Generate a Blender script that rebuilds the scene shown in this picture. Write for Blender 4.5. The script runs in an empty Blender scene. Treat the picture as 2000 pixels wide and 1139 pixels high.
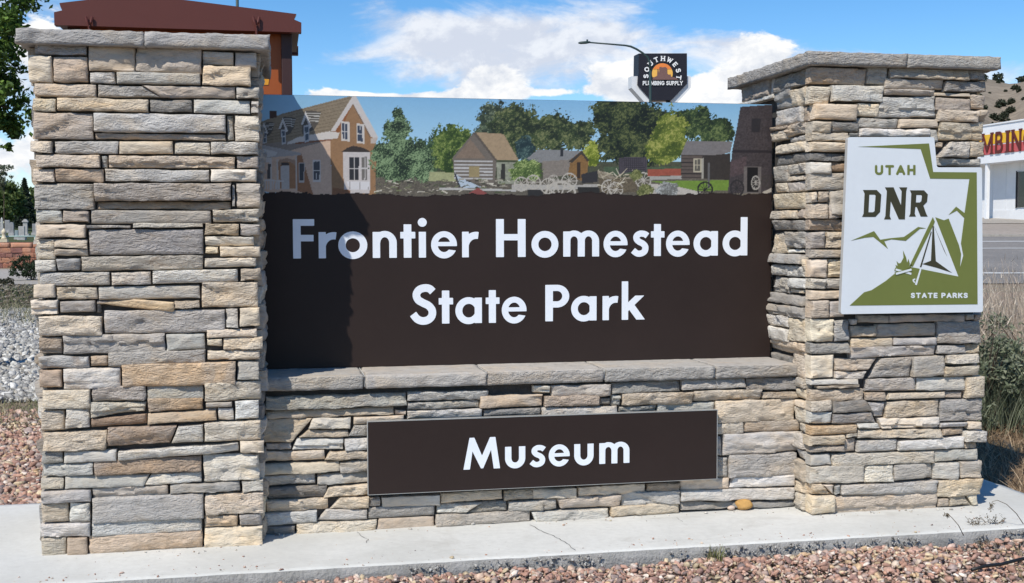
import bpy, math, random
import numpy as np
from mathutils import Vector, Matrix, noise
from mathutils.geometry import tessellate_polygon

S = bpy.context.scene
COL = S.collection
random.seed(7)
RNG = np.random.default_rng(11)

# ---------------------------------------------------------------- camera, sun, sky
FOC, YAW, PITCH, ROLL, EYE = 2310.1, 0.19835, 0.05161, -0.00247, 1.45   # focal length in pixels of a 2000 px wide frame


def ray(x, y):
    u0, v0 = x - 1000.0, y - 569.5
    u = u0 * math.cos(ROLL) + v0 * math.sin(ROLL)
    v = -u0 * math.sin(ROLL) + v0 * math.cos(ROLL)
    xr, up = u / FOC, -v / FOC
    yr = math.cos(PITCH) + up * math.sin(PITCH)
    z = up * math.cos(PITCH) - math.sin(PITCH)
    return Vector((xr * math.cos(YAW) + yr * math.sin(YAW), yr * math.cos(YAW) - xr * math.sin(YAW), z))


EYEV = Vector((0, 0, EYE))


def on_y(x, y, Y):
    d = ray(x, y)
    return EYEV + d * (Y / d.y)


def on_x(x, y, X):
    d = ray(x, y)
    return EYEV + d * (X / d.x)


def on_z(x, y, Z):
    d = ray(x, y)
    return EYEV + d * ((Z - EYE) / d.z)


def at_dep(x, y, dep):
    return EYEV + ray(x, y) * dep


def depth_of(X, Y):
    return X * math.sin(YAW) + Y * math.cos(YAW)


cam = bpy.data.cameras.new('camera')
cam.sensor_width = 36
cam.lens = FOC / 2000 * 36
cam.clip_end = 5000
camo = bpy.data.objects.new('camera', cam)
COL.objects.link(camo)
_f = ray(1000, 569.5)
_r = ray(1000 + FOC, 569.5) - _f
_u = ray(1000, 569.5 - FOC) - _f
M3 = Matrix((_r.normalized(), _u.normalized(), -_f.normalized())).transposed()
camo.matrix_world = Matrix.Translation(EYEV) @ M3.to_4x4()
S.camera = camo

SUN_DIR = Vector((0.89, 1.0, -1.57)).normalized()
sun = bpy.data.lights.new('sun', 'SUN')
sun.energy = 4.35
sun.angle = math.radians(0.53)
sun.color = (1.0, 0.945, 0.85)
suno = bpy.data.objects.new('sun', sun)
suno.rotation_euler = SUN_DIR.to_track_quat('-Z', 'Y').to_euler()
suno.location = (-20, -22, 35)
COL.objects.link(suno)

S.view_settings.view_transform = 'Standard'
S.view_settings.look = 'None'
S.view_settings.gamma = 1
S.view_settings.exposure = 0.13
S.view_settings.use_curve_mapping = False

W = bpy.data.worlds.new('World')
S.world = W
W.use_nodes = True
nt = W.node_tree
nt.nodes.clear()


class NB:
    """small node builder"""

    def __init__(s, tree):
        s.t = tree

    def n(s, kind, **kw):
        nd = s.t.nodes.new(kind)
        ins = kw.pop('ins', {})
        for k, v in kw.items():
            setattr(nd, k, v)
        for k, v in ins.items():
            s.set(nd.inputs[k], v)
        return nd

    def set(s, sock, v):
        if isinstance(v, bpy.types.NodeSocket):
            s.t.links.new(v, sock)
        elif isinstance(v, bpy.types.Node):
            s.t.links.new(v.outputs[0], sock)
        else:
            sock.default_value = v

    def math(s, op, a, b=0.0, c=0.0, clamp=False):
        nd = s.t.nodes.new('ShaderNodeMath')
        nd.operation = op
        nd.use_clamp = clamp
        for i, v in enumerate((a, b, c)):
            s.set(nd.inputs[i], v)
        return nd.outputs[0]

    def mix(s, fac, a, b, mode='MIX'):
        nd = s.t.nodes.new('ShaderNodeMix')
        nd.data_type = 'RGBA'
        nd.blend_type = mode
        s.set(nd.inputs['Factor'], fac)
        for k, v in (('A', a), ('B', b)):
            sk = [q for q in nd.inputs if q.name == k and q.type == 'RGBA'][0]
            if isinstance(v, (tuple, list)) and len(v) == 3:
                v = (*v, 1)
            s.set(sk, v)
        return [q for q in nd.outputs if q.type == 'RGBA'][0]

    def noise(s, vec, scale, detail=4, rough=.55, dist=0.0):
        nd = s.n('ShaderNodeTexNoise')
        nd.inputs['Scale'].default_value = scale
        nd.inputs['Detail'].default_value = detail
        nd.inputs['Roughness'].default_value = rough
        nd.inputs['Distortion'].default_value = dist
        if vec is not None:
            s.set(nd.inputs['Vector'], vec)
        return nd.outputs['Fac']

    def ramp(s, fac, a, b, smooth=True):
        nd = s.n('ShaderNodeMapRange')
        nd.interpolation_type = 'SMOOTHSTEP' if smooth else 'LINEAR'
        s.set(nd.inputs['Value'], fac)
        nd.inputs['From Min'].default_value = a
        nd.inputs['From Max'].default_value = b
        return nd.outputs['Result']

    def map(s, vec, scale=(1, 1, 1), loc=(0, 0, 0)):
        nd = s.n('ShaderNodeMapping')
        s.set(nd.inputs['Vector'], vec)
        nd.inputs['Scale'].default_value = scale
        nd.inputs['Location'].default_value = loc
        return nd.outputs[0]


b = NB(nt)
sky = b.n('ShaderNodeTexSky', sky_type='NISHITA', sun_disc=False, sun_elevation=math.radians(49.5),
          sun_rotation=math.radians(221.7), altitude=1700, air_density=1.0, dust_density=0.35, ozone_density=2.2)
tc = b.n('ShaderNodeTexCoord')
dirv = tc.outputs['Generated']
hs = b.n('ShaderNodeHueSaturation', ins={'Saturation': 1.32, 'Value': .90, 'Color': sky.outputs[0]})
# cloud cover: blobs of cumulus in the direction of view of the place, broken up by noise all over the dome
RV = _r.normalized()
FV = Vector((math.sin(YAW), math.cos(YAW), 0))
sep = b.n('ShaderNodeSeparateXYZ', ins={'Vector': dirv})
aa = b.n('ShaderNodeVectorMath', operation='DOT_PRODUCT', ins={0: dirv, 1: tuple(RV)}).outputs['Value']
dd = b.n('ShaderNodeVectorMath', operation='DOT_PRODUCT', ins={0: dirv, 1: tuple(FV)}).outputs['Value']
dd = b.math('MAXIMUM', b.math('ABSOLUTE', dd), 0.15)
az = b.math('DIVIDE', aa, dd)
el = b.math('DIVIDE', sep.outputs['Z'], dd)
nz1 = b.noise(b.map(dirv, (1, 1, 2.6)), 9, 8, .60, .5)
nz2 = b.noise(b.map(dirv, (1, 1, 1.6), (3.1, 1.2, .7)), 22, 8, .62, .25)
up_ = b.n('ShaderNodeVectorMath', operation='ADD', ins={0: dirv, 1: (-.006, -.004, .011)}).outputs[0]
nz2u = b.noise(b.map(up_, (1, 1, 1.6), (3.1, 1.2, .7)), 22, 8, .62, .25)
nz3 = b.noise(b.map(dirv, (1, 1, 3.2), (7.1, 4.2, 1.7)), 5, 5, .55, .3)


def cover(blobs):
    tot = None
    for (px, py, rx, ry, w) in blobs:
        ca, ce = (px - 1000) / FOC, (449 - py) / FOC
        dx = b.math('MULTIPLY', b.math('SUBTRACT', az, ca), FOC / rx)
        dy = b.math('MULTIPLY', b.math('SUBTRACT', el, ce), FOC / ry)
        r2 = b.math('ADD', b.math('MULTIPLY', dx, dx), b.math('MULTIPLY', dy, dy))
        g = b.math('MULTIPLY', b.math('POWER', 2.718, b.math('MULTIPLY', r2, -1.0)), w)
        tot = g if tot is None else b.math('ADD', tot, g)
    return tot


# high thin sheet of grey-white cloud, and brighter cumulus heads low over the horizon
veil = cover([(960, 75, 230, 75, .42), (1200, 80, 190, 60, .40), (800, 95, 110, 50, .20), (660, 115, 90, 22, .26), (1080, 150, 330, 50, .30), (1480, 110, 150, 60, .34),
              (60, 200, 130, 230, .40), (600, 40, 90, 70, -.25), (1740, 40, 300, 55, -.16), (1420, 15, 110, 30, -.22), (1720, 118, 240, 42, .26), (1900, 150, 180, 34, .22)])
vd = b.math('ADD', b.math('ADD', b.math('MULTIPLY', nz1, 1.25), b.math('MULTIPLY', nz2, .35)), veil)
vmask = b.math('MULTIPLY', b.ramp(vd, .95, 1.32), .93)
heads = cover([(975, 165, 72, 44, .46), (1195, 160, 75, 50, .44), (1300, 185, 90, 40, .40), (1420, 185, 120, 50, .42), (1500, 105, 90, 45, .34), (655, 186, 70, 14, .40),
               (760, 192, 80, 10, .3), (880, 188, 90, 14, .34), (85, 90, 60, 70, .42), (20, 300, 120, 60, .34), (1080, 182, 60, 10, .3), (1880, 330, 300, 60, .3)])
hd = b.math('ADD', b.math('ADD', b.math('MULTIPLY', nz2, .75), b.math('MULTIPLY', nz1, .35)), heads)
hd = b.math('ADD', hd, b.math('MULTIPLY', b.ramp(el, .06, .0), .10))
hmask = b.ramp(hd, .74, .84)
lit = b.math('ADD', b.math('MULTIPLY', b.math('SUBTRACT', nz2, nz2u), 3.4), .62, clamp=True)
hcol = b.mix(lit, (4.3, 4.6, 5.15), (6.5, 6.5, 6.45))
vlit = b.ramp(b.math('ADD', nz3, b.math('MULTIPLY', b.math('SUBTRACT', nz2, nz2u), 1.2)), .36, .66)
vcol = b.mix(vlit, (4.25, 4.5, 5.1), (5.5, 5.65, 5.95))
skyc = b.mix(vmask, hs.outputs[0], vcol)
skyc = b.mix(hmask, skyc, hcol)
bg = b.n('ShaderNodeBackground', ins={'Color': skyc, 'Strength': 0.15})
out = b.n('ShaderNodeOutputWorld', ins={'Surface': bg.outputs[0]})


# ---------------------------------------------------------------- helpers
def lin(r, g, bb):
    f = lambda c: (c / 255 / 12.92) if c <= 10 else ((c / 255 + .055) / 1.055) ** 2.4
    return (f(r), f(g), f(bb))


def world_of(o):
    v = Vector((0, 0, 0))
    while o is not None:
        v += o.location
        o = o.parent
    return v


def link(name, me, parent=None, loc=(0, 0, 0), mat=None, colour=None):
    o = bpy.data.objects.new(name, me)
    COL.objects.link(o)
    o.location = Vector(loc)
    if parent is not None:
        o.location -= world_of(parent)
        o.parent = parent
    if mat is not None and not me.materials:
        me.materials.append(mat)
    if colour is not None:
        o.color = (*colour, 1)
    return o


def tag(o, label, cat, group=None, kind=None):
    if label:
        o['label'] = label
    if cat:
        o['category'] = cat
    if group:
        o['group'] = group
    if kind:
        o['kind'] = kind
    return o


def structure(o):
    o['kind'] = 'structure'
    return o


def thing(name, loc, label, cat, group=None):
    o = bpy.data.objects.new(name, None)
    o.empty_display_size = .1
    COL.objects.link(o)
    o.location = loc
    return tag(o, label, cat, group)


def copy_tree(o, loc=None, label=None, parent=None):
    c = o.copy()
    COL.objects.link(c)
    if parent is not None:
        c.parent = parent
    if loc is not None:
        c.location = loc
    if label:
        c['label'] = label
    for ch in [q for q in list(S.objects) if q.parent == o]:
        copy_tree(ch, parent=c)
    return c


def mesh(name, verts, faces, smooth=False, mats=None, mi=None):
    me = bpy.data.meshes.new(name)
    me.from_pydata([tuple(v) for v in verts], [], faces)
    if mats:
        for m in mats:
            me.materials.append(m)
    if mi is not None:
        me.polygons.foreach_set('material_index', mi)
    if smooth:
        me.polygons.foreach_set('use_smooth', [True] * len(me.polygons))
    me.update()
    return me


def np_mesh(name, V, F, colours=None, smooth=False):
    """fast mesh from numpy; F (n,3) or (n,4); colours per vertex"""
    V = np.asarray(V, np.float32).reshape(-1, 3)
    F = np.asarray(F, np.int32)
    me = bpy.data.meshes.new(name)
    k = F.shape[1]
    me.vertices.add(len(V))
    me.vertices.foreach_set('co', V.ravel())
    me.loops.add(F.size)
    me.loops.foreach_set('vertex_index', F.ravel())
    me.polygons.add(len(F))
    me.polygons.foreach_set('loop_start', np.arange(0, F.size, k, dtype=np.int32))
    me.polygons.foreach_set('loop_total', np.full(len(F), k, np.int32))
    if smooth:
        me.polygons.foreach_set('use_smooth', np.ones(len(F), bool))
    if colours is not None:
        at = me.color_attributes.new('tint', 'FLOAT_COLOR', 'POINT')
        c = np.ones((len(V), 4), np.float32)
        c[:, :3] = colours
        at.data.foreach_set('color', c.ravel())
    me.update(calc_edges=True)
    return me


class MB:
    def __init__(s):
        s.v, s.f = [], []

    def box(s, x0, y0, z0, x1, y1, z1):
        n = len(s.v)
        s.v += [(x0, y0, z0), (x1, y0, z0), (x1, y1, z0), (x0, y1, z0), (x0, y0, z1), (x1, y0, z1), (x1, y1, z1), (x0, y1, z1)]
        s.f += [tuple(n + i for i in q) for q in ((0, 3, 2, 1), (4, 5, 6, 7), (0, 1, 5, 4), (1, 2, 6, 5), (2, 3, 7, 6), (3, 0, 4, 7))]
        return s

    def tube(s, pts, rad, seg=8, cap=True):
        pts = [Vector(p) for p in pts]
        if not hasattr(rad, '__len__'):
            rad = [rad] * len(pts)
        n0 = len(s.v)
        ref = Vector((0.31, 0.17, 0.93))
        for i, p in enumerate(pts):
            t = (pts[min(i + 1, len(pts) - 1)] - pts[max(i - 1, 0)]).normalized()
            a = t.cross(ref)
            if a.length < .05:
                a = t.cross(Vector((1, 0, 0)))
            a.normalize()
            c = t.cross(a)
            for k in range(seg):
                an = 2 * math.pi * k / seg
                s.v.append(tuple(p + (a * math.cos(an) + c * math.sin(an)) * rad[i]))
        for i in range(len(pts) - 1):
            for k in range(seg):
                k2 = (k + 1) % seg
                s.f.append((n0 + i * seg + k, n0 + i * seg + k2, n0 + (i + 1) * seg + k2, n0 + (i + 1) * seg + k))
        if cap:
            s.f.append(tuple(n0 + k for k in range(seg))[::-1])
            s.f.append(tuple(n0 + (len(pts) - 1) * seg + k for k in range(seg)))
        return s

    def prism(s, front, off):
        """front: ordered 3-D outline, off: vector to the back face"""
        n, k = len(s.v), len(front)
        off = Vector(off)
        s.v += [tuple(Vector(p)) for p in front] + [tuple(Vector(p) + off) for p in front]
        s.f.append(tuple(n + i for i in range(k)))
        s.f.append(tuple(n + k + i for i in range(k))[::-1])
        for i in range(k):
            j = (i + 1) % k
            s.f.append((n + j, n + i, n + k + i, n + k + j))
        return s

    def build(s, name, mat, parent=None, smooth=False, bevel=0, local=True):
        V = [Vector(v) for v in s.v]
        if parent is None or local:
            lo = Vector((min(v.x for v in V), min(v.y for v in V), min(v.z for v in V)))
            hi = Vector((max(v.x for v in V), max(v.y for v in V), max(v.z for v in V)))
            c = Vector(((lo.x + hi.x) / 2, (lo.y + hi.y) / 2, lo.z))
        else:
            c = Vector((0, 0, 0))
        me = mesh(name, [v - c for v in V], s.f, smooth)
        if bevel:
            import bmesh
            bm = bmesh.new()
            bm.from_mesh(me)
            bmesh.ops.recalc_face_normals(bm, faces=bm.faces)
            ed = [e for e in bm.edges if len(e.link_faces) == 2 and e.calc_face_angle(0) > .5]
            bmesh.ops.bevel(bm, geom=ed, offset=bevel, segments=2, affect='EDGES', profile=.6)
            bm.to_mesh(me)
            bm.free()
        else:
            import bmesh
            bm = bmesh.new()
            bm.from_mesh(me)
            bmesh.ops.recalc_face_normals(bm, faces=bm.faces)
            bm.to_mesh(me)
            bm.free()
        return link(name, me, parent, c, mat)


# ---------------------------------------------------------------- materials
MATS = {}


def new_mat(name):
    m = bpy.data.materials.new(name)
    m.use_nodes = True
    m.node_tree.nodes.clear()
    bb = NB(m.node_tree)
    o = bb.n('ShaderNodeOutputMaterial')
    p = bb.n('ShaderNodeBsdfPrincipled')
    bb.set(o.inputs['Surface'], p.outputs[0])
    MATS[name] = m
    return m, bb, p


def paint(name, col, rough=.5, var=.06, bump=0.0, scale=6, metal=0, spec=.4):
    """painted or plain surface with slight dirt and grain"""
    m, bb, p = new_mat(name)
    co = bb.n('ShaderNodeTexCoord').outputs['Object']
    n1 = bb.noise(co, scale, 6, .6)
    n2 = bb.noise(co, scale * 9, 4, .6)
    f = bb.math('ADD', bb.math('MULTIPLY', n1, .7), bb.math('MULTIPLY', n2, .3))
    f = bb.ramp(f, .3, .7, False)
    lo = tuple(c * (1 - var * 1.6) for c in col)
    hi = tuple(min(1, c * (1 + var)) for c in col)
    bb.set(p.inputs['Base Color'], bb.mix(f, lo, hi))
    p.inputs['Roughness'].default_value = rough
    p.inputs['Metallic'].default_value = metal
    p.inputs['Specular IOR Level'].default_value = spec
    if bump:
        bp = bb.n('ShaderNodeBump', ins={'Height': n2, 'Strength': bump, 'Distance': .01})
        bb.set(p.inputs['Normal'], bp.outputs[0])
    return m


def tinted(name, rough=.85, var=.2, scale=30, bump=.3, trans=0.0, spec=.25):
    """colour from the mesh's own tint attribute (each piece its own natural colour)"""
    m, bb, p = new_mat(name)
    at = bb.n('ShaderNodeAttribute', attribute_name='tint')
    co = bb.n('ShaderNodeTexCoord').outputs['Object']
    n1 = bb.noise(co, scale, 4, .6)
    k = bb.n('ShaderNodeMapRange', ins={'Value': n1, 'From Min': .3, 'From Max': .7, 'To Min': 1 - var, 'To Max': 1 + var}).outputs[0]
    c = bb.n('ShaderNodeVectorMath', operation='SCALE', ins={0: at.outputs['Color'], 'Scale': k}).outputs[0]
    bb.set(p.inputs['Base Color'], c)
    p.inputs['Roughness'].default_value = rough
    p.inputs['Specular IOR Level'].default_value = spec
    if bump:
        bp = bb.n('ShaderNodeBump', ins={'Height': n1, 'Strength': bump, 'Distance': .01})
        bb.set(p.inputs['Normal'], bp.outputs[0])
    if trans:
        tr = bb.n('ShaderNodeBsdfTranslucent', ins={'Color': c})
        mx = bb.n('ShaderNodeMixShader', ins={0: trans, 1: p.outputs[0], 2: tr.outputs[0]})
        bb.set([q for q in m.node_tree.nodes if q.type == 'OUTPUT_MATERIAL'][0].inputs['Surface'], mx.outputs[0])
    return m


def stone_mat(name, rust=.5, fine=1.0):
    m, bb, p = new_mat(name)
    oi = bb.n('ShaderNodeObjectInfo')
    co = bb.n('ShaderNodeTexCoord').outputs['Object']
    off = bb.n('ShaderNodeVectorMath', operation='SCALE', ins={0: (37.0, 61.0, 23.0), 'Scale': oi.outputs['Random']}).outputs[0]
    v = bb.n('ShaderNodeVectorMath', operation='ADD', ins={0: co, 1: off}).outputs[0]
    big = bb.noise(bb.map(v, (4, 4, 9)), 1.0, 4, .6, .6)
    mid = bb.noise(bb.map(v, (18, 18, 40)), 1.0, 5, .65, .3)
    spk = bb.noise(v, 190, 3, .7)
    base = oi.outputs['Color']
    dark = bb.mix(1.0, base, (.70, .69, .68), 'MULTIPLY')
    warm = bb.mix(1.0, base, (1.10, 1.0, .87), 'MULTIPLY')
    fr = bb.n('ShaderNodeMath', operation='FRACT')
    bb.set(fr.inputs[0], bb.math('MULTIPLY', oi.outputs['Random'], 13.7))
    alt = bb.mix(fr.outputs[0], bb.mix(.55, base, (.47, .385, .29)), bb.mix(.5, base, (.40, .385, .37)))
    two = bb.noise(bb.map(v, (2.6, 2.6, 4.5), (2, 7, 4)), 1.0, 4, .6, .9)
    c = bb.mix(bb.ramp(big, .42, .68), base, warm)
    c = bb.mix(bb.math('MULTIPLY', bb.ramp(two, .50, .62), rust * 1.5), c, alt)
    c = bb.mix(bb.math('MULTIPLY', bb.ramp(mid, .50, .30), .75), c, dark)
    c = bb.mix(bb.math('MULTIPLY', bb.ramp(mid, .56, .72), .5), c, bb.mix(1.0, base, (1.3, 1.28, 1.24), 'MULTIPLY'))
    rustm = bb.math('MULTIPLY', bb.ramp(bb.noise(bb.map(v, (6, 6, 14), (9, 3, 5)), 1.0, 5, .6, 1.0), .58, .76), rust)
    c = bb.mix(rustm, c, (.33, .22, .13))
    c = bb.mix(bb.math('MULTIPLY', bb.ramp(spk, .60, .74), .45), c, dark)
    bb.set(p.inputs['Base Color'], c)
    p.inputs['Roughness'].default_value = .9
    p.inputs['Specular IOR Level'].default_value = .2
    r1 = bb.noise(bb.map(v, (24, 24, 58)), 1.0, 6, .6, .8)
    r2 = bb.noise(v, 130, 5, .7)
    r3 = bb.noise(bb.map(v, (14, 14, 44)), 1.0, 3, .5, 1.2)
    rid = bb.math('ABSOLUTE', bb.math('SUBTRACT', r3, .5))
    hgt = bb.math('ADD', bb.math('ADD', r1, bb.math('MULTIPLY', r2, .4)), bb.math('MULTIPLY', rid, -1.6))
    bp = bb.n('ShaderNodeBump', ins={'Height': hgt, 'Strength': bb.math('ADD', bb.math('MULTIPLY', fr.outputs[0], .85 * fine), .35 * fine), 'Distance': .017})
    bb.set(p.inputs['Normal'], bp.outputs[0])
    return m


M_STONE = stone_mat('ledge_stone')
M_CAP = stone_mat('cap_stone', .12)
M_CORE = paint('mortar', (.075, .07, .066), .95, .3, .5, 20)
M_BROWN = paint('sign_brown', lin(46, 36, 33), .5, .07, 0, 3, spec=.22)
M_ALU = paint('brushed_metal', (.55, .55, .53), .4, .06, 0, 12, metal=.6)
M_WHITE = paint('white_vinyl', (.74, .78, .82), .5, .03, 0, 4)
M_LETTER = paint('letter_white', (.78, .82, .88), .5, .02, 0, 4)
M_TINT = tinted('natural_pieces')
M_ROCKS = tinted('loose_rock', .92, .3, 60, .6)
M_LEAF = tinted('leaves', .6, .15, 3, 0, .28, .3)
M_BARK = paint('bark', (.10, .075, .055), .95, .3, .8, 14)
M_GRASS = tinted('dry_blades', .8, .1, 5, 0, .2)
# ---------------------------------------------------------------- ground
def smooth(t):
    t = np.clip(t, 0, 1)
    return t * t * (3 - 2 * t)


def ground_z(X, Y):
    X, Y = np.asarray(X, float), np.asarray(Y, float)
    dep = X * math.sin(YAW) + Y * math.cos(YAW)
    bear = np.arctan2(X, np.maximum(Y, .01))
    side = smooth((bear - .28) / .2) * (Y > 0)
    ramp = .0425 * np.clip(dep - 15, 0, 80)
    terrace = smooth((Y - 54.2) / .5) * (1 - smooth((bear - .05) / .2)) * (1.02 + .016 * np.clip(Y - 55, 0, 120))
    near = .012 * np.sin(X * 1.7 + 1) * np.sin(Y * 1.3) * (Y < 30)
    return -.095 + side * ramp + terrace + near


def gz(x, y):
    return float(ground_z(x, y))


def sheet(name, xs, ys, mat, dz=0.0):
    X, Y = np.meshgrid(xs, ys)
    Z = ground_z(X, Y) + dz
    V = np.stack([X, Y, Z], -1).reshape(-1, 3)
    nx, ny = len(xs), len(ys)
    i = np.arange(nx * ny).reshape(ny, nx)
    F = np.stack([i[:-1, :-1], i[:-1, 1:], i[1:, 1:], i[1:, :-1]], -1).reshape(-1, 4)
    return structure(link(name, np_mesh(name, V, F, smooth=True), None, (0, 0, 0), mat))


def zone(name, poly, mat, dz, step):
    """a patch of ground with a ragged or straight outline that follows the terrain"""
    P = [Vector((p[0], p[1])) for p in poly]
    pts = []
    for a, c in zip(P, P[1:] + P[:1]):
        k = max(1, int((c - a).length / step))
        pts += [a.lerp(c, i / k) for i in range(k)]
    cen = sum(pts, Vector((0, 0))) / len(pts)
    V, F = [(cen.x, cen.y)], []
    rings = max(2, int(max((p - cen).length for p in pts) / step / 1.5))
    n = len(pts)
    for r in range(1, rings + 1):
        V += [tuple(cen.lerp(p, r / rings)) for p in pts]
    for k in range(n):
        F.append((0, 1 + k, 1 + (k + 1) % n))
    Q = []
    for r in range(rings - 1):
        for k in range(n):
            a0, a1 = 1 + r * n + k, 1 + r * n + (k + 1) % n
            Q.append((a0, a0 + n, a1 + n, a1))
    V = [(x, y, gz(x, y) + dz) for x, y in V]
    return structure(link(name, mesh(name, V, F + Q, True), None, (0, 0, 0), mat))


def soil_mat(name, cols, scale, rough=.95, bump=.6):
    m, bb, p = new_mat(name)
    co = bb.n('ShaderNodeTexCoord').outputs['Object']
    a = bb.ramp(bb.noise(co, scale, 8, .65), .35, .65)
    c = bb.ramp(bb.noise(co, scale * .12, 5, .6), .4, .62)
    k = bb.ramp(bb.noise(co, scale * 6, 4, .7), .4, .66)
    col = bb.mix(a, cols[0], cols[1])
    col = bb.mix(c, col, cols[2])
    col = bb.mix(bb.math('MULTIPLY', k, .6), col, tuple(q * .6 for q in cols[0]))
    bb.set(p.inputs['Base Color'], col)
    p.inputs['Roughness'].default_value = rough
    p.inputs['Specular IOR Level'].default_value = .15
    bp = bb.n('ShaderNodeBump', ins={'Height': bb.noise(co, scale * 3, 8, .7), 'Strength': bump, 'Distance': .04})
    bb.set(p.inputs['Normal'], bp.outputs[0])
    return m


M_GROUND = soil_mat('dry_ground', [(.26, .19, .145), (.33, .25, .20), (.25, .22, .16)], 9)
M_DARKGR = soil_mat('dark_ground', [(.11, .10, .085), (.17, .15, .125), (.13, .125, .085)], 14)
M_TURF = soil_mat('cemetery_turf', [(.05, .075, .025), (.075, .10, .035), (.08, .085, .035)], 5)
M_LITTER = soil_mat('plant_litter', [(.20, .135, .08), (.29, .20, .125), (.15, .115, .065)], 16)
M_ASPHALT = soil_mat('asphalt', [(.24, .225, .21), (.27, .255, .24), (.21, .20, .19)], 1.6, .9, .15)
M_PAVE = soil_mat('pale_paving', [(.38, .35, .31), (.42, .39, .35), (.36, .33, .29)], 1.2, .9, .1)
M_APRON = soil_mat('driveway_concrete', [(.36, .31, .265), (.40, .35, .30), (.33, .29, .25)], .8, .9, .1)

gx = np.unique(np.concatenate([np.linspace(-900, -60, 15), np.linspace(-60, 90, 101), np.linspace(-4, 8, 25), np.linspace(90, 1500, 20)]))
gy = np.unique(np.concatenate([np.linspace(-300, -10, 8), np.linspace(-10, 20, 41), np.linspace(20, 140, 81), np.linspace(54, 55.2, 13), np.linspace(140, 1700, 22)]))
sheet('ground', gx, gy, M_GROUND)

zone('dark_ground_patch', [(-12, 24.2), (-3.0, 24.4), (-2.5, 36.4), (-15, 36.6)], M_DARKGR, .006, 1.2)  # patch of ground coloured darker than the ground around it
zone('sidewalk', [(-22, 38.0), (-1.5, 36.0), (-1.0, 50.5), (-26, 53.0)], M_PAVE, .012, 2.0)
zone('cemetery_lawn', [(-40, 55.4), (4, 55.4), (8, 150), (-70, 150)], M_TURF, .012, 5)
zone('plant_bed', [(4.12, 5.3), (6.5, 5.0), (9.5, 7.5), (9, 12.5), (2.9, 12.5), (2.2, 7.2), (4.1, 6.75)], M_LITTER, .004, .5)

# road, apron and kerb beyond the right pillar, laid along lines of equal depth over the slope


def strip(name, d0, d1, x0, x1, mat, dz, n=44):
    V, F = [], []
    for i in range(n + 1):
        px = x0 + (x1 - x0) * i / n
        for d in (d0, (d0 + d1) / 2, d1):
            r = ray(px, 449)
            X, Y = r.x * d, r.y * d
            V.append((X, Y, gz(X, Y) + dz))
    for i in range(n):
        for k in range(2):
            a = i * 3 + k
            F.append((a, a + 3, a + 4, a + 1))
    return structure(link(name, mesh(name, V, F, True), None, (0, 0, 0), mat))


M_LINE = paint('road_paint', (.62, .62, .60), .7, .15, 0, 3)
strip('road', 24.5, 44.5, 700, 2500, M_ASPHALT, .02)
strip('road_line', 26.9, 27.25, 700, 2500, M_LINE, .03)
strip('road_line', 36.6, 36.9, 700, 2500, M_LINE, .03)
strip('road_line', 40.6, 41.0, 700, 2500, M_LINE, .03)
strip('driveway', 44.5, 57.0, 700, 2500, M_APRON, .02)
strip('sidewalk', 57.3, 66.4, 700, 2500, M_PAVE, .03)
V_k = MB()
for i in range(44):
    r0, r1 = ray(700 + i * 1800 / 44, 449), ray(700 + (i + 1) * 1800 / 44, 449)
    q = [Vector((r.x * d, r.y * d, 0)) for r, d in ((r0, 44.3), (r1, 44.3), (r1, 44.6), (r0, 44.6))]
    z = [gz(v.x, v.y) for v in q]
    V_k.prism([Vector((v.x, v.y, zz + .10)) for v, zz in zip(q, z)], (0, 0, -.2))
structure(V_k.build('kerb', M_PAVE))

# hill with junipers far to the right
M_HILL = soil_mat('hill_slope', [(.26, .215, .165), (.31, .26, .20), (.215, .18, .135)], .05, .95, .8)
nth, nr = 150, 46
ths = np.linspace(.40, 1.25, nth)
rs = np.linspace(180, 1000, nr)
TH, RR = np.meshgrid(ths, rs)


def hill_z(th, r):
    H = 69 * smooth((th - .40) / .165) + 6 * smooth((th - .64) / .4) + 2.2 * np.sin(th * 60) + 1.3 * np.sin(th * 143 + 1)
    prof = smooth((r - 180) / 440) * (1 - .10 * smooth((r - 640) / 360))
    gul = 2.4 * np.sin(th * 95 + r * .013) * smooth((r - 200) / 150) * (r < 640) * smooth((640 - r) / 200)
    return 1.2 + (H * prof + gul) * smooth((th - .40) / .1)


HZ = hill_z(TH, RR)
V = np.stack([np.sin(TH) * RR, np.cos(TH) * RR, HZ], -1).reshape(-1, 3)
ii = np.arange(nth * nr).reshape(nr, nth)
F = np.stack([ii[:-1, :-1], ii[:-1, 1:], ii[1:, 1:], ii[1:, :-1]], -1).reshape(-1, 4)
structure(link('hill', np_mesh('hill', V, F, smooth=True), None, (0, 0, 0), M_HILL))


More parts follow.
